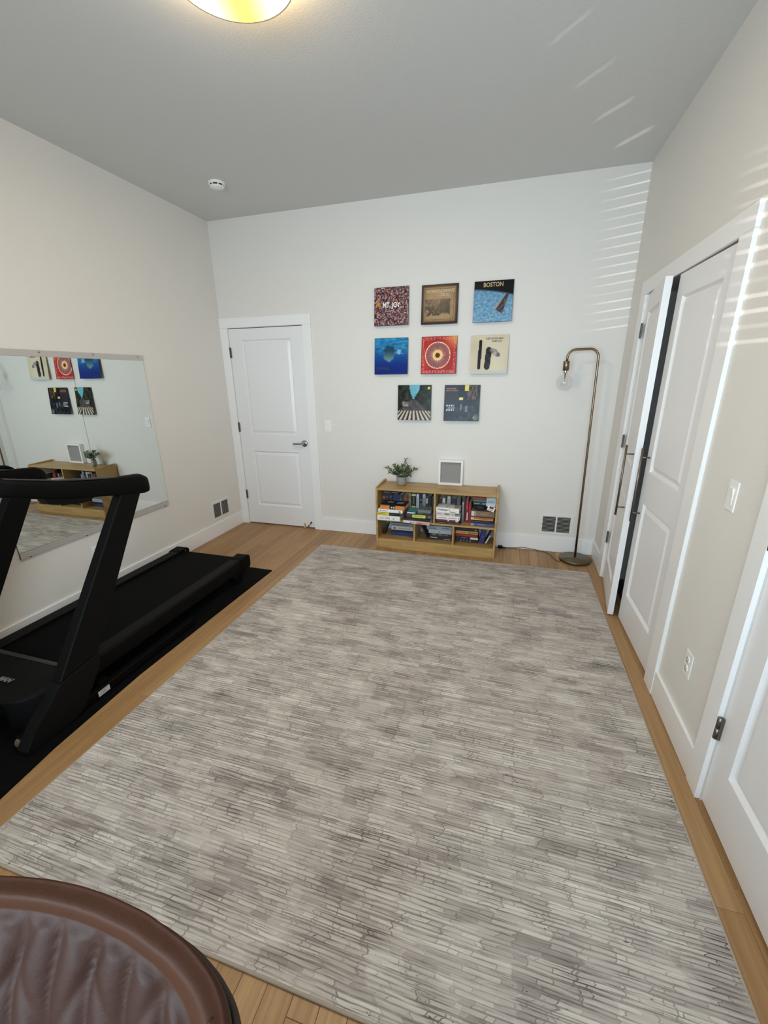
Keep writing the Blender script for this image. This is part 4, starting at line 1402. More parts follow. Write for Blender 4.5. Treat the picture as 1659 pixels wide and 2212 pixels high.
def f_street(u, v):
    n = nz(u, v, 9, 2) + 0.5 * nz(u, v, 21, 3)
    c = mixc((26, 30, 24), (62, 66, 52), 0.35 + n)
    if v > 0.60 + 0.0 * n and abs(u - 0.48 - 0.06 * n) < 0.02 + 0.42 * (v - 0.58) * (0.7 if u < 0.48 else 1.0):
        c = mixc((96, 170, 190), (120, 186, 200), 0.5 + n)
    if v < 0.58 and abs(u - 0.47) < 0.08 + (0.58 - v) * 1.1:
        c = mixc((92, 86, 84), (70, 66, 66), 0.5 + n)
    if v < 0.27:
        # perspective floor bands
        k = (u - 0.47) / (0.45 + (0.27 - v) * 1.1) * 5.2 + 20
        c = (206, 192, 172) if (k % 1.0) < 0.5 else (58, 54, 56)
    if 0.15 < u < 0.32 and 0.40 < v < 0.53:
        c = mixc((100, 100, 98), (170, 168, 160), 0.5 + n)
    if u > 0.89 and v > 0.88 and u < 0.97 and v < 0.95:
        c = (226, 218, 72)
    return c
def f_night(u, v):
    n = nz(u, v, 9, 2) + 0.6 * nz(u, v, 19, 5)
    c = mixc((14, 15, 19), (44, 48, 58), 0.3 + 0.8 * n)
    if u < 0.4 and v > 0.45:
        c = mixc((34, 34, 41), (46, 46, 54), v)
    if v < 0.42 and u > 0.3:
        c = mixc(c, (72, 84, 100), 0.35 * (0.5 + n))
    if 0.66 < u < 0.92 and v > 0.6 and nz(u * 2, v * 0.6, 12, 4) > -0.05:
        c = (104, 78, 56)
    if 0.42 < u < 0.54 and 0.59 < v < 0.66:
        c = (238, 226, 140)
    if 0.57 < u < 0.69 and v > 0.84 and abs(u - 0.63) < 0.06 - 0.1 * (0.9 - v if v < 0.9 else 0):
        c = (226, 212, 96)
    if 0.03 < u < 0.28 and (0.41 < v < 0.45 or 0.29 < v < 0.32) and (u * 15) % 1 < 0.6:
        c = (220, 222, 220)
    if 0.08 < u < 0.3 and 0.33 < v < 0.39 and (u * 18) % 1 < 0.45:
        c = (150, 160, 170)
    if math.hypot(u - 0.92, v - 0.1) < 0.08:
        c = mixc((150, 156, 140), (70, 76, 76), 0.5 + n)
    if abs(u - 0.64) < 0.03 and 0.26 < v < 0.42:
        c = (108, 116, 128)
    if abs(u - 0.49) < 0.02 and 0.3 < v < 0.46:
        c = (120, 128, 142)
    return c
M_sleeve = mat('dark_sleeve_edge', s8(42, 38, 38), 0.5, bump=0.05)
M_cream = mat('cream_sleeve_edge', s8(206, 194, 168), 0.5, bump=0.05)
M_clip = mat('wall_clip_plastic', s8(60, 58, 58), 0.5)
LPS = 0.314
LP = [
    (1.645, 2.333, f_crowd, 'record cover packed with small maroon shapes, top left of the wall group', M_sleeve, [('MT. JOY', 0.25, 0.475, 0.058, (240, 238, 236), 0.78)]),
    (2.072, 2.327, f_brownphoto, 'brown bordered record cover with a dark sepia picture, top middle', M_sleeve, [("WORKINGMAN'S", 0.13, 0.79, 0.036, (196, 172, 136), 0.86), ('DEAD', 0.52, 0.70, 0.033, (196, 172, 136), 0.9)]),
    (2.515, 2.325, f_sky, 'pale blue record cover with black top and a dark slanting wedge', M_sleeve, [('BOSTON', 0.23, 0.855, 0.046, (190, 164, 116), 0.86)]),
    (1.640, 1.921, f_pool, 'deep blue watery record cover with a pale blot at its centre', M_sleeve, [('NIRVANA', 0.05, 0.12, 0.040, (18, 26, 64), 0.75)]),
    (2.077, 1.919, f_sunburst, 'red record cover with a glowing orange sunburst in the middle of the group', M_sleeve, []),
    (2.509, 1.914, f_cream, 'cream record cover with two dark upright shapes, right of the red cover', M_cream, [('FLEETWOOD MAC', 0.39, 0.885, 0.021, (70, 64, 60), 0.82), ('RUMOURS', 0.55, 0.815, 0.021, (104, 96, 90), 0.85)]),
    (1.860, 1.512, f_street, 'record cover with dark trees, blue gap and pale floor bands, bottom left', M_sleeve, []),
    (2.295, 1.510, f_night, 'dark night-coloured record cover with a small yellow sign, bottom right', M_sleeve, [('DAVID BOWIE', 0.06, 0.885, 0.016, (196, 140, 110), 0.8), ('ZIGGY STARDUST', 0.04, 0.83, 0.016, (190, 120, 100), 0.85)]),
]
TILT = math.atan2(0.026, LPS)
for x, zt, fn, lb, edge, txt in LP:
    z0 = zt - LPS
    rot = Matrix.Rotation(-TILT, 3, 'X')
    # bottom edge stands out from the wall, top edge nearly touches it
    root = empty('record_cover', (x, -0.041, z0), label=lb, cat='record cover', group='record covers on the back wall', rot=Matrix.Rotation(TILT * -1, 3, 'X'))
    bm = B()
    bx(bm, 0, LPS, 0.0003, 0.006, 0, LPS, 0.0012)
    obj('sleeve', bm, edge, root, local=True)
    o = cover_print('printed_face', fn)(LPS - 0.003, root)
    o.location = (0.0015, 0.0, 0.0015)
    for (s, u, v, hgt, rgb, sx_) in txt:
        bm = text_bm(s, hgt, frame_m((u * LPS, -0.0008, v * LPS), (1, 0, 0), (0, 0, 1)), True, sx=sx_)
        obj('lettering', bm, cmat(rgb), root, local=True)
    if fn is f_cream or fn is f_sunburst:
        pass
    bm = B()
    for u in (0.3, 0.7):
        bx(bm, x + LPS * u - 0.012, x + LPS * u + 0.012, -0.036, -0.0002, z0 + 0.012, z0 + 0.022)
        bx(bm, x + LPS * u - 0.012, x + LPS * u + 0.012, -0.010, -0.0002, zt - 0.05, zt - 0.035)
    obj('wall_clip', bm, M_clip, root)
# ------------------------------------------------------------------ floor lamp
LX, LY = 3.531, -0.166
root = empty('floor_lamp', (LX, LY, 0), label='slim brass floor lamp with bent neck and bare globe bulb in the right corner', cat='lamp')
bm = B()
lathe(bm, [(0, 0.0006), (0.124, 0.0006), (0.131, 0.004), (0.132, 0.022), (0.129, 0.026), (0.02, 0.0275), (0.014, 0.034), (0, 0.034)], (LX, LY, 0), 56)
obj('base', bm, M_brass_base, root)
bm = B()
pts = [(LX, LY, 0.03), (3.517, LY, 0.8), (3.501, LY, 1.66)]
pts += [(3.500 - 0.062 * (1 - math.cos(a)), LY, 1.705 + 0.068 * math.sin(a)) for a in [k * math.pi / 2 / 8 for k in range(9)]]
pts += [(3.345, LY, 1.772)]
pts += [(3.336 - 0.058 * math.sin(a), LY, 1.714 + 0.058 * math.cos(a)) for a in [k * math.pi / 2 / 8 for k in range(9)]]
pts += [(3.2765, LY, 1.68)]
tube(bm, pts, 0.0092, 14)
obj('pole', bm, M_brass, root)
BXc = 3.275
bm = B()
lathe(bm, [(0, 1.688), (0.021, 1.688), (0.0235, 1.684), (0.0235, 1.618), (0.021, 1.616), (0, 1.616)], (BXc, LY, 0), 28)
obj('socket', bm, M_brass, root)
bm = B()
lathe(bm, [(0.0135, 1.618), (0.0150, 1.612), (0.0135, 1.607), (0.0150, 1.602), (0.013, 1.598), (0.0, 1.598)], (BXc, LY, 0), 20)
obj('bulb_cap', bm, M_screw, root)
m, t, b = new_mat('thin_clear_glass')
fr = t.add('ShaderNodeFresnel')
fr.inputs[0].default_value = 1.45
tr = t.add('ShaderNodeBsdfTransparent')
tr.inputs[0].default_value = (0.95, 0.96, 0.96, 1)
gl = t.add('ShaderNodeBsdfGlossy')
gl.inputs['Roughness'].default_value = 0.02
ms = t.add('ShaderNodeMixShader')
geo = t.add('ShaderNodeNewGeometry')
t.link(t.math('MULTIPLY', t.math('MULTIPLY', fr.outputs[0], 2.0), t.math('SUBTRACT', 1.0, geo.outputs['Backfacing']), clamp=True), ms.inputs[0])
t.link(tr.outputs[0], ms.inputs[1])
t.link(gl.outputs[0], ms.inputs[2])
t.link(ms.outputs[0], t.n['Material Output'].inputs[0])
M_bulb = m
bm = B()
prof = [(0.0125, 1.606), (0.0145, 1.598), (0.026, 1.582)]
for k in range(13):
    a = math.radians(38 + (180 - 38) * k / 12)
    prof.append((0.0645 * math.sin(a), 1.5235 + 0.0645 * math.cos(a)))
prof[-1] = (0, 1.459)
lathe(bm, prof, (BXc + 0.002, LY, 0), 40)
obj('globe_bulb', bm, M_bulb, root)
bm = B()
tube(bm, [(BXc, LY, 1.60), (BXc, LY, 1.565)], [0.006, 0.003], 10)
tube(bm, [(BXc, LY, 1.565), (BXc + 0.002, LY, 1.535)], 0.0013, 6)
for s in (-1, 1):
    tube(bm, [(BXc, LY, 1.565), (BXc + s * 0.018, LY, 1.545), (BXc + s * 0.022, LY, 1.505), (BXc + s * 0.008, LY, 1.50), (BXc, LY, 1.535)], 0.0007, 5)
obj('filament', bm, mat('filament_wire', s8(120, 110, 96), 0.4, 1.0), root)
M_cord = mat('clear_grey_cord', s8(96, 84, 70), 0.45, bump=0.05)
bm = B()
tube(bm, smooth_path([(3.415, -0.21, 0.006), (3.39, -0.25, 0.004), (3.36, -0.19, 0.004), (3.33, -0.08, 0.004), (3.27, -0.035, 0.004), (3.20, -0.022, 0.008), (3.14, -0.019, 0.014), (3.09, -0.019, 0.021), (3.04, -0.019, 0.008), (2.98, -0.022, 0.004), (2.93, -0.04, 0.006), (2.90, -0.045, 0.008)], 3), 0.0032, 8)
tube(bm, smooth_path([(3.60, -0.075, 0.004), (3.655, -0.085, 0.006), (3.675, -0.13, 0.008), (3.672, -0.17, 0.005), (3.655, -0.19, 0.004)], 3), 0.0032, 8)
obj('cord', bm, M_cord, root)
bm = B()
bx(bm, 2.862, 2.905, -0.062, -0.034, 0.0006, 0.026, 0.006, 2)
tube(bm, [(2.905, -0.046, 0.008), (2.93, -0.046, 0.006)], 0.005, 8)
root = empty('power_adapter', (2.88, -0.048, 0), label='small black plug adapter on the floor right of the bookcase', cat='adapter')
obj('adapter_body', bm, M_blacksatin, root)

# ------------------------------------------------------------------ wall mirror
MY0, MY1, MZ0, MZ1 = -1.056, -2.284, 0.522, 1.770
root = empty('wall_mirror', (0, (MY0 + MY1) / 2, MZ0), label='wide frameless two-panel mirror with metal rails on the left wall', cat='mirror')
m, t, b = new_mat('mirror_silver')
b.inputs['Base Color'].default_value = (0.74, 0.79, 0.78, 1)
b.inputs['Metallic'].default_value = 1.0
b.inputs['Roughness'].default_value = 0.0
M_mirror = m
M_glassedge = mat('mirror_edge', s8(70, 84, 80), 0.3)
seam = -1.668
for y0, y1, yw in ((MY0 - 0.001, seam + 0.0012, 0.003), (seam - 0.0012, MY1 + 0.001, -0.0045)):
    bm = B()
    bx(bm, 0.006, 0.0105, y1, y0, MZ0 + 0.012, MZ1 - 0.012)
    bm.faces.ensure_lookup_table()
    for f in bm.faces:
        f.material_index = 0 if f.normal.x > 0.9 or f.calc_center_median().x > 0.0104 else 1
    if yw:
        c = Matrix.Translation((0.008, (y0 + y1) / 2, 1.1))
        bm.transform(c @ Matrix.Rotation(yw, 4, 'Z') @ c.inverted())
    o = obj('mirror_panel', bm, M_mirror, root)
    o.data.materials.append(M_glassedge)
for nm, z0, z1, sz in (('top_rail', MZ1 - 0.038, MZ1, 1.7625), ('bottom_rail', MZ0, MZ0 + 0.04, 0.5275)):
    bm = B()
    bx(bm, 0.0002, 0.003, MY1, MY0, z0, z1)
    if nm == 'top_rail':
        bx(bm, 0.0125, 0.0155, MY1, MY0, z0, z1, 0.0008)
        bx(bm, 0.003, 0.0125, MY1, MY0, z1 - 0.003, z1)
    else:
        bx(bm, 0.0125, 0.0155, MY1, MY0, z0, z1, 0.0008)
        bx(bm, 0.003, 0.0125, MY1, MY0, z0, z0 + 0.003)
    rl = obj(nm, bm, M_alu, root)
    for y in ((-1.108, -1.492, -1.862, -2.23) if nm == 'top_rail' else (-1.102, -1.47, -1.847, -2.231)):
        bm = B()
        lathe(bm, [(0, 0.0155), (0.0085, 0.0155), (0.0075, 0.019), (0.004, 0.0205), (0, 0.0205)], (0, y, sz), 14, 'X')
        obj('screw', bm, M_screw, rl)

# ------------------------------------------------------------------ rubber mat and treadmill
bm = B()
ol = [(0.04, -1.045), (1.006, -1.066), (0.992, -1.8), (0.984, -2.45), (1.012, -2.95), (1.045, -3.2), (1.06, -3.5), (0.04, -3.5)]
prism(bm, ol, 2, 0.0004, 0.0075, 0.0015, 1)
tag(obj('rubber_mat', bm, M_mat, origin=(0.5, -2.25, 0)), 'thin black rubber mat on the floor under the treadmill', 'mat')

root = empty('treadmill', (0.53, -2.2, 0.0075), label='black treadmill standing along the left wall below the mirror', cat='treadmill')
ZM = 0.0078
DY0, DY1 = -1.185, -2.68
DX0, DX1 = 0.18, 0.88
bm = B()      # deck board and frame below the belt
bx(bm, DX0 + 0.03, DX1 - 0.03, DY1 - 0.25, DY0 - 0.05, 0.095, 0.158, 0.006)
obj('deck_frame', bm, M_blackplastic, root)
bm = B()      # belt wrapped round the rear roller
bw0, bw1 = 0.272, 0.788
prism(bm, [(DY1 - 0.05, 0.1585), (DY0 - 0.10, 0.1585), (DY0 - 0.10, 0.160)] if False else
      [(DY1 - 0.05, 0.159)] + [(DY0 - 0.045 + 0.026 * math.sin(a), 0.1435 + 0.026 * math.cos(a)) for a in [k * math.pi / 8 for k in range(9)]] + [(DY0 - 0.12, 0.1175), (DY0 - 0.12, 0.1585), (DY1 - 0.05, 0.1589)] if False else
      [(DY1 - 0.05, 0.1695)] + [(DY0 - 0.045 + 0.036 * math.sin(a), 0.1335 + 0.036 * math.cos(a)) for a in [k * math.pi / 10 for k in range(11)]] + [(DY0 - 0.13, 0.090), (DY0 - 0.13, 0.1585), (DY1 - 0.05, 0.1585)], 0, bw0, bw1)
obj('running_belt', bm, M_belt, root)
for x0, x1, s in ((DX0, 0.272, -1), (0.788, DX1, 1)):
    bm = B()
    out = x0 if s < 0 else x1
    inn = x1 if s < 0 else x0
    # rail profile in (x,z), sloping a little outwards
    prof = [(inn, 0.152), (inn, 0.190), (out - s * 0.014, 0.192), (out, 0.184), (out, 0.100), (out - s * 0.02, 0.086), (out - s * 0.05, 0.086), (out - s * 0.05, 0.152)]
    prism(bm, prof, 1, DY1 - 0.06, DY0 - 0.075, 0.003, 1)
    rl = obj('side_rail', bm, M_blacksatin, root)
    bm = B()      # rear end cap, higher and rounded
    cp = []
    for k in range(7):
        a = k * math.pi / 2 / 6
        cp.append((DY0 - 0.03 + 0.03 * math.sin(a), 0.173 + 0.026 * math.cos(a)))
    cp += [(DY0, 0.105), (DY0 - 0.012, 0.086), (DY0 - 0.10, 0.086), (DY0 - 0.13, 0.190), (DY0 - 0.10, 0.198)]
    prism(bm, cp, 0, x0 - 0.004, x1 + 0.004, 0.004, 2)
    ec = obj('end_cap', bm, M_blackplastic, root)
    if s < 0:
        bm = B()
        lathe(bm, [(0, 0), (0.006, 0), (0.005, 0.003), (0, 0.004)], (x1 + 0.004, DY0 - 0.045, 0.176), 12, 'X')
        obj('screw', bm, M_screw, ec)
    bm = B()      # rear foot with rubber pad
    fx = (x0 + x1) / 2 + s * 0.012
    prism(bm, [(DY0 - 0.10, 0.090), (DY0 - 0.24, 0.090), (DY0 - 0.205, 0.030), (DY0 - 0.195, ZM + 0.012), (DY0 - 0.135, ZM + 0.012), (DY0 - 0.125, 0.04)], 0, fx - 0.036, fx + 0.036, 0.004, 1)
    ft = obj('rear_foot', bm, M_blackplastic, root)
    bm = B()
    bx(bm, fx - 0.026, fx + 0.026, DY0 - 0.200, DY0 - 0.130, ZM, ZM + 0.0125, 0.003)
    obj('rubber_foot', bm, M_mat, ft)
# strip between belt and hood
bm = B()
prism(bm, [(-2.672, 0.168), (-2.672, 0.196), (-2.678, 0.202), (-2.700, 0.205), (-2.706, 0.170)], 0, 0.262, 0.80, 0.003, 1)
obj('hood_strip', bm, M_strip, root)
# motor hood
bm = B()
n = 14
rows = []
for j, (y, zt, hw) in enumerate(((-2.700, 0.200, 0.350), (-2.76, 0.210, 0.362), (-2.84, 0.216, 0.366), (-2.90, 0.215, 0.352), (-2.935, 0.212, 0.318), (-2.955, 0.208, 0.265), (-2.962, 0.200, 0.25), (-2.958, 0.190, 0.25), (-2.90, 0.055, 0.25))):
    row = []
    for i in range(n + 1):
        u = -1 + 2 * i / n
        x_ = 0.53 + u * hw
        dz = -0.012 * max(0, abs(u) - 0.8) ** 2 / 0.2 ** 2 if j < 6 else 0
        row.append(bm.verts.new((x_, y - 0.02 * (1 - u * u) * (0 if j < 2 else 1), zt + dz)))
    rows.append(row)
for a, b_ in zip(rows, rows[1:]):
    for i in range(n):
        bm.faces.new((a[i], a[i + 1], b_[i + 1], b_[i]))
for side in (0, n):       # skirts
    lo = [bm.verts.new((r[side].co.x, r[side].co.y, 0.055)) for r in rows[:-1]]
    for k in range(len(lo) - 1):
        bm.faces.new((rows[k][side], rows[k + 1][side], lo[k + 1], lo[k]))
    bm.faces.new((rows[-2][side], rows[-1][side], lo[-1]))
for f in bm.faces:
    f.material_index = 1 if f.calc_center_median().z < 0.188 else 0  # skirt coloured belt-black, shade below the hood edge put into the colour
ho = obj('motor_hood', bm, [M_hood, M_belt], root, smooth=True)
bm = text_bm('MAN', 0.036, frame_m((0.604, -2.872, 0.2235), (1, 0, 0), (0, 1, 0.03)), True, shear=0.35, depth=0.0006)
obj('lettering', bm, mat('hood_lettering', s8(128, 126, 122), 0.5), ho)
# uprights, feet, handrails
for sx_ in (1, -1):
    xo = 0.952 if sx_ > 0 else 0.108       # outer face
    xi = xo - sx_ * 0.058
    a0, a1 = min(xo, xi), max(xo, xi)
    def up(z, e):       # front (-y) and rear edge of the leaning post
        return (-2.985 + 0.685 * z) if e == 0 else (-2.709 + 0.530 * z)
    bm = B()
    zf = 0.235
    prism(bm, [(up(zf, 0), zf), (up(zf, 1) - 0.03, zf + 0.03), (up(1.0, 1), 1.0), (up(1.06, 1) + 0.01, 1.06), (up(1.06, 0) - 0.01, 1.06)], 0, a0, a1, 0.005, 1)
    po = obj('upright', bm, M_blacksatin, root)
    bm = B()
    prism(bm, [(-3.018, ZM), (-2.80, ZM), (-2.745, 0.03), (-2.620, 0.20), (up(zf, 1) - 0.03, zf + 0.029), (up(zf, 0), zf - 0.001), (-2.965, 0.10), (-3.025, 0.03)], 0, a0 - 0.004, a1 + 0.004, 0.006, 2)
    obj('foot_cover', bm, M_hood, po)
    # handrail: rises gently towards the console, rounded rear end
    bm = B()
    ys = [-2.113, -2.119, -2.150, -2.26, -2.40, -2.52, -2.64, -2.76, -2.88]
    zt_ = [1.050, 1.074, 1.093, 1.103, 1.122, 1.142, 1.168, 1.200, 1.236]
    zb_ = [0.990, 0.983, 0.981, 1.000, 1.030, 1.052, 1.082, 1.118, 1.160]
    w_ = [0.030, 0.036, 0.038, 0.039, 0.040, 0.043, 0.047, 0.052, 0.056]
    cx = (a0 + a1) / 2
    rings = []
    for y, zt2, zb2, w in zip(ys, zt_, zb_, w_):
        zc, hh = (zt2 + zb2) / 2, (zt2 - zb2) / 2
        ring = []
        for k in range(16):
            a = 2 * math.pi * k / 16
            ca, sa = math.cos(a), math.sin(a)
            ring.append(bm.verts.new((cx + w * math.copysign(abs(ca) ** 0.55, ca), y, zc + hh * math.copysign(abs(sa) ** 0.55, sa))))
        rings.append(ring)
    for a, b_ in zip(rings, rings[1:]):
        for k in range(16):
            bm.faces.new((a[k], a[(k + 1) % 16], b_[(k + 1) % 16], b_[k]))
    bm.faces.new(rings[0])
    bm.faces.new(rings[-1])
    hr = obj('handrail', bm, M_blackplastic, root, smooth=True)
    bm = B()      # rounded bump under the rail (grip control)
    prism(bm, [(-2.44, 1.045), (-2.47, 1.028), (-2.52, 1.028), (-2.60, 1.046), (-2.655, 1.064), (-2.675, 1.10), (-2.44, 1.06)], 0, cx - 0.03, cx + 0.03, 0.006, 2)
    obj('grip_control', bm, M_blacksatin, hr)
    bm = B()
    prism(bm, [(-2.30, 1.104), (-2.42, 1.124), (-2.60, 1.157), (-2.80, 1.210), (-2.80, 1.2145), (-2.60, 1.1625), (-2.42, 1.129), (-2.30, 1.108)], 0, cx - 0.026, cx + 0.03, 0.001, 1)
    obj('pale_rail_top', bm, M_strip, hr)  # the rail's lighter top face, put in as an added grey strip
# console between the rails (outside the picture on the left)
bm = B()
prism(bm, [(-2.84, 1.19), (-2.80, 1.215), (-2.92, 1.36), (-2.96, 1.365), (-2.985, 1.33), (-2.93, 1.17), (-2.88, 1.16)], 0, 0.11, 0.95, 0.01, 2)
co = obj('console', bm, M_blackplastic, root)
bm = B()
prism(bm, [(-2.8135, 1.2335), (-2.9065, 1.3465), (-2.9085, 1.3448), (-2.8155, 1.2318)], 0, 0.3, 0.76)
obj('display', bm, mat('display_glass', s8(20, 22, 26), 0.15), co)
# floor frame
bm = B()
bx(bm, 0.905, 0.945, -2.83, -1.95, ZM + 0.010, 0.062, 0.004)
bx(bm, 0.115, 0.155, -2.83, -1.95, ZM + 0.010, 0.062, 0.004)
bx(bm, 0.155, 0.905, -2.62, -2.56, ZM + 0.012, 0.060, 0.004)
fr_ = obj('base_frame', bm, M_blackplastic, root)
for x_ in (0.925, 0.135):
    bm = B()
    bx(bm, x_ - 0.018, x_ + 0.018, -2.02, -1.97, ZM, ZM + 0.011)
    obj('rubber_foot', bm, M_mat, fr_)
bm = B()
bx(bm, 0.9446, 0.9456, -2.665, -2.600, ZM + 0.014, 0.052)
st = obj('sticker', bm, mat('pale_sticker', s8(196, 198, 190), 0.6), fr_)
bm = B()
for k, (y0, y1) in enumerate(((-2.655, -2.612), (-2.655, -2.625), (-2.655, -2.615))):
    bx(bm, 0.9455, 0.946, y0, y1, 0.044 - k * 0.008, 0.0465 - k * 0.008)
obj('printed_lines', bm, cmat((110, 116, 110)), st)
# transport wheels
for x_ in (0.868, 0.192):
    bm = B()
    lathe(bm, [(0, -0.014), (0.020, -0.014), (0.024, -0.010), (0.026, -0.003), (0.024, 0), (0.026, 0.003), (0.024, 0.010), (0.020, 0.014), (0, 0.014)], (x_, -2.985, ZM + 0.0265), 24, 'X')
    obj('transport_wheel', bm, mat('beige_wheel', s8(92, 76, 58), 0.7, bump=0.1), root)
    bm = B()
    bx(bm, x_ - 0.018, x_ + 0.018, -2.995, -2.85, 0.040, 0.066, 0.004)
    obj('wheel_fork', bm, M_blackplastic, root)

# small brass bumper on the floor by the left wall
root = empty('brass_washer', (0.075, -0.692, 0), label='tiny shiny brass bumper on the floor beside the left baseboard', cat='bumper')
bm = B()
lathe(bm, [(0.006, 0.0004), (0.019, 0.0004), (0.019, 0.006), (0.015, 0.009), (0.006, 0.009), (0.006, 0.0004)], (0.075, -0.692, 0), 20)
obj('ring', bm, mat('polished_brass', s8(206, 176, 128), 0.25, 1.0), root)
bm = B()
lathe(bm, [(0, 0.0004), (0.0058, 0.0004), (0.0058, 0.012), (0, 0.014)], (0.075, -0.692, 0), 12)
obj('pin', bm, M_hinge, root)

# ------------------------------------------------------------------ leather desk chair (foreground)
TOP = Vector((2.382, -3.762, 1.08))
yaw, tau = math.radians(12), math.radians(25)
NN = Vector((math.sin(yaw) * math.cos(tau), -math.cos(yaw) * math.cos(tau), math.sin(tau)))
EX = Vector((math.cos(yaw), math.sin(yaw), 0))
EZ = NN.cross(EX)
if EZ.z < 0:
    EZ = -EZ
half = [(0.0, 0.0), (0.034, 0.0012), (0.065, 0.001), (0.103, -0.003), (0.134, -0.0095), (0.177, -0.023), (0.219, -0.0455), (0.245, -0.068), (0.257, -0.085), (0.264, -0.102), (0.2675, -0.120),
        (0.270, -0.16), (0.268, -0.22), (0.262, -0.29), (0.252, -0.36), (0.236, -0.42), (0.205, -0.465), (0.15, -0.488), (0.075, -0.496), (0.0, -0.498)]
def closed_outline(half, n):
    full = [Vector((a, b_)) for a, b_ in half] + [Vector((-a, b_)) for a, b_ in reversed(half[1:-1])]
    L = [0]
    N_ = len(full)
    for i in range(N_):
        L.append(L[-1] + (full[(i + 1) % N_] - full[i]).length)
    out = []
    for k in range(n):
        s = L[-1] * k / n
        i = max(j for j in range(N_) if L[j] <= s + 1e-9)
        f = (s - L[i]) / (L[i + 1] - L[i])
        out.append(full[i].lerp(full[(i + 1) % N_], f))
    for _ in range(3):
        out = [(out[i - 1] + out[i] * 2 + out[(i + 1) % n]) / 4 for i in range(n)]
    return out
OUT = closed_outline(half, 320)
CEN = Vector((0, -0.26))
def shell_pt(p, h):
    """panel coordinates plus height; towards its rear the pad slants downwards and a little inwards"""
    if h < 0:
        d = -h
        return TOP + EX * p.x + EZ * (p.y - 1.12 * d) + NN * h
    return TOP + EX * p.x + EZ * p.y + NN * h
chair = empty('desk_chair', (TOP.x + NN.x * 0.25, TOP.y + NN.y * 0.25, 0), label='brown quilted leather chair back with a plain rolled border, bottom left', cat='chair')
def leather(name, c, c2, ro=0.6, sp=0.22):
    m, t, b = new_mat(name)
    tc = t.add('ShaderNodeTexCoord').outputs['Object']
    f = t.noise(tc, 7, 4.0, 0.6)
    t.link(t.mix(f, c, c2), b.inputs['Base Color'])
    b.inputs['Roughness'].default_value = ro
    b.inputs['Specular IOR Level'].default_value = sp
    bn = t.add('ShaderNodeBump')
    bn.inputs['Strength'].default_value = 0.12
    bn.inputs['Distance'].default_value = 0.002
    t.link(t.noise(tc, 420, 3.0), bn.inputs['Height'])
    bn2 = t.add('ShaderNodeBump')
    bn2.inputs['Strength'].default_value = 0.35
    bn2.inputs['Distance'].default_value = 0.006
    t.link(t.noise(tc, 22, 3.0), bn2.inputs['Height'])
    t.link(bn.outputs[0], bn2.inputs['Normal'])
    t.link(bn2.outputs[0], b.inputs['Normal'])
    return m
M_leather = leather('brown_leather', s8(53, 30, 19), s8(66, 38, 24), 0.6, 0.17)
M_quilt = leather('brown_leather_quilt', s8(47, 28, 22), s8(58, 37, 29), 0.52, 0.17)
SEAM = 0.885
def ring_bm(svals, hfun):
    bm = B()
    rings = []
    for s in svals:
        ring = []
        for p in OUT:
            q = CEN + (p - CEN) * s
            ring.append(bm.verts.new(shell_pt(q, hfun(s, q))))
        rings.append(ring)
    n = len(OUT)
    for a, b_ in zip(rings, rings[1:]):
        for k in range(n):
            bm.faces.new((a[k], a[(k + 1) % n], b_[(k + 1) % n], b_[k]))
    return bm, rings
# padded border roll
def h_border(s, q):
    f = (s - SEAM) / (1 - SEAM)
    f = min(1, max(0, f))
    return 0.003 + 0.011 * math.sin(math.pi * min(1, f * 1.3) * 0.5) - 0.013 * sstep(0.55, 1.0, f) ** 1.4
sv = [SEAM - 0.004] + [SEAM + (1 - SEAM) * k / 16 for k in range(17)]
bm, rings = ring_bm(sv, h_border)
n = len(OUT)
low = []
for dh, sc in ((-0.022, 0.996), (-0.036, 0.98), (-0.042, 0.96)):
    r2 = [bm.verts.new(shell_pt(CEN + (p - CEN) * sc, dh)) for p in OUT]
    last = low[-1] if low else rings[-1]
    for k in range(n):
        bm.faces.new((last[k], last[(k + 1) % n], r2[(k + 1) % n], r2[k]))
    low.append(r2)
bo = obj('backrest_border', bm, M_leather, chair, smooth=True)
# quilted panel inside the seam
def h_quilt(s, q):
    edge = sstep(0.0, 0.05, SEAM - s)
    px, py = 0.082, 0.15
    a = q.x / px + q.y / py
    b_ = q.x / px - q.y / py
    d = min(abs(a - round(a)), abs(b_ - round(b_)))
    pill = 1 - math.exp(-(d / 0.09) ** 1.3)
    # channels: padded columns pulled in at their stitched edges
    w = (q.x / (px / 2) + 0.09 * math.sin(q.y * 41.9)) % 1.0
    col = 4 * w * (1 - w)
    return 0.0025 + edge * (0.0036 * pill + 0.0105 * col - 0.0065)
sv = [SEAM * (k / 100.0) for k in range(4, 101)]
bm, rings = ring_bm(sv, h_quilt)
cv = bm.verts.new(shell_pt(CEN, h_quilt(0, CEN)))
for k in range(n):
    bm.faces.new((cv, rings[0][(k + 1) % n], rings[0][k]))
obj('quilted_panel', bm, M_quilt, chair, smooth=True)
# stitched seam cord and a seam across the border
bm = B()
tube(bm, [shell_pt(CEN + (OUT[k % n] - CEN) * (SEAM + 0.002), 0.0010) for k in range(n + 1)], 0.0014, 6, caps=False)
obj('seam_piping', bm, mat('dark_seam', s8(38, 22, 16), 0.7), chair, smooth=True)
M_thread = mat('dark_thread', s8(44, 26, 20), 0.7)
for sgn in (1, -1):
    bm = B()
    kk = min(range(n), key=lambda k: (OUT[k] - Vector((sgn * 0.262, -0.098))).length)
    P0 = OUT[kk]
    tube(bm, [shell_pt(CEN + (P0 - CEN) * (SEAM + 0.01 + (0.965 - SEAM) * k / 8), h_border(SEAM + 0.01 + (0.965 - SEAM) * k / 8, None)) for k in range(9)], 0.0012, 6)
    obj('border_seam', bm, M_thread, chair)
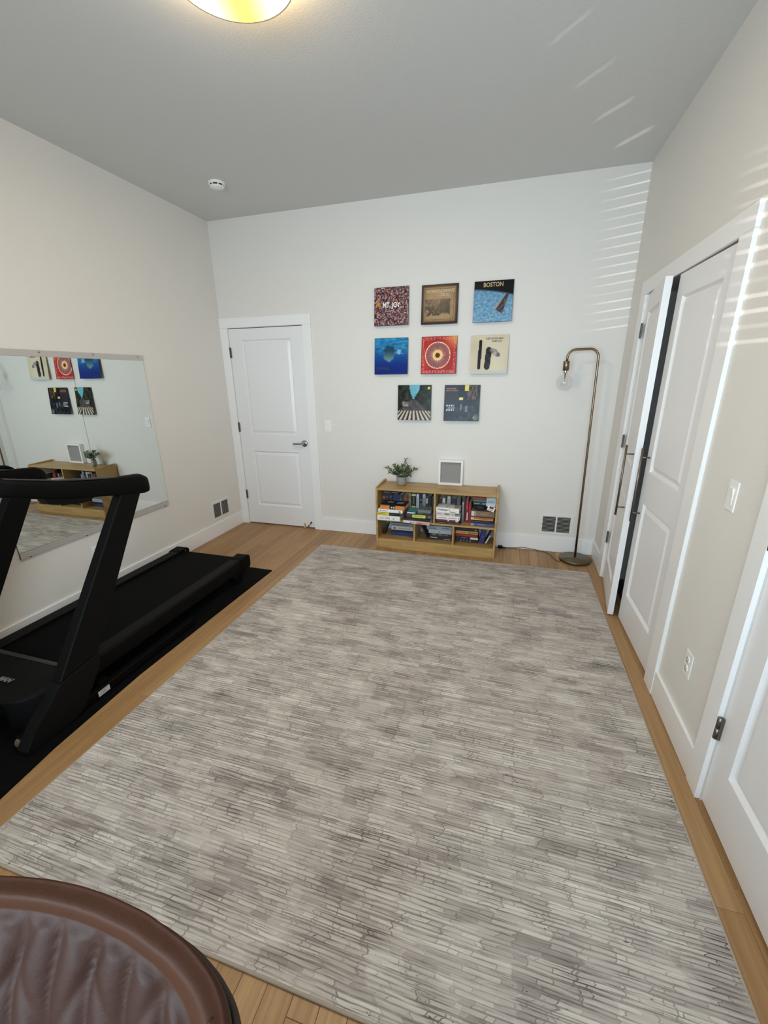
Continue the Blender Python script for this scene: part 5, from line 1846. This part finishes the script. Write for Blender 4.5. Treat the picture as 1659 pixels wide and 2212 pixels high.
# back shell with dark piping between the pads
bm = B()
tube(bm, [shell_pt(CEN + (OUT[k % n] - CEN) * 0.985, -0.040) for k in range(n + 1)], 0.004, 8, caps=False)
obj('edge_piping', bm, mat('dark_brown_piping', s8(38, 26, 22), 0.6), chair, smooth=True)
bm, rings = ring_bm([0.97, 0.985, 0.99, 0.96, 0.9, 0.7, 0.4, 0.1], lambda s, q: {0.97: -0.043, 0.985: -0.05, 0.99: -0.058, 0.96: -0.078, 0.9: -0.086, 0.7: -0.09, 0.4: -0.092, 0.1: -0.092}[s])
bm.faces.new(rings[-1])
obj('back_shell', bm, M_leather, chair, smooth=True)
# seat, arms and swivel base (below the picture)
sc = Vector((TOP.x, TOP.y, 0)) + Vector((NN.x, NN.y, 0)).normalized() * 0.46
bm = B()
bx(bm, -0.25, 0.25, -0.24, 0.24, 0.44, 0.54, 0.035, 4)
bm.transform(Matrix.Translation((sc.x, sc.y, 0)) @ Matrix.Rotation(yaw, 4, 'Z'))
obj('seat_cushion', bm, M_quilt, chair, smooth=True)
bm = B()
tube(bm, smooth_path([shell_pt(Vector((0, -0.42)), -0.095), shell_pt(Vector((0, -0.52)), -0.10), Vector((sc.x, sc.y + 0.2, 0.43)), Vector((sc.x, sc.y, 0.43))], 2), 0.025, 10)
obj('back_support', bm, M_blacksatin, chair, smooth=True)
bm = B()
tube(bm, [(sc.x, sc.y, 0.08), (sc.x, sc.y, 0.25), (sc.x, sc.y, 0.2501), (sc.x, sc.y, 0.44)], [0.03, 0.03, 0.018, 0.018], 16)
obj('gas_column', bm, M_blacksatin, chair)
for k in range(5):
    a = k * 2 * math.pi / 5 + 0.3
    d = Vector((math.cos(a), math.sin(a), 0))
    bm = B()
    tube(bm, [Vector((sc.x, sc.y, 0.105)), Vector((sc.x, sc.y, 0.09)) + d * 0.15, Vector((sc.x, sc.y, 0.075)) + d * 0.29], [0.026, 0.021, 0.015], 10)
    lg = obj('base_leg', bm, M_blacksatin, chair)
    bm = B()
    c = Vector((sc.x, sc.y, 0.0305)) + d * 0.285
    lathe(bm, [(0, -0.02), (0.026, -0.02), (0.03, -0.014), (0.03, 0.014), (0.026, 0.02), (0, 0.02)], c, 18, 'X')
    tube(bm, [c + Vector((0, 0, 0.03)), c + Vector((0, 0, 0.05))], 0.008, 8)
    obj('caster', bm, M_blackplastic, lg)
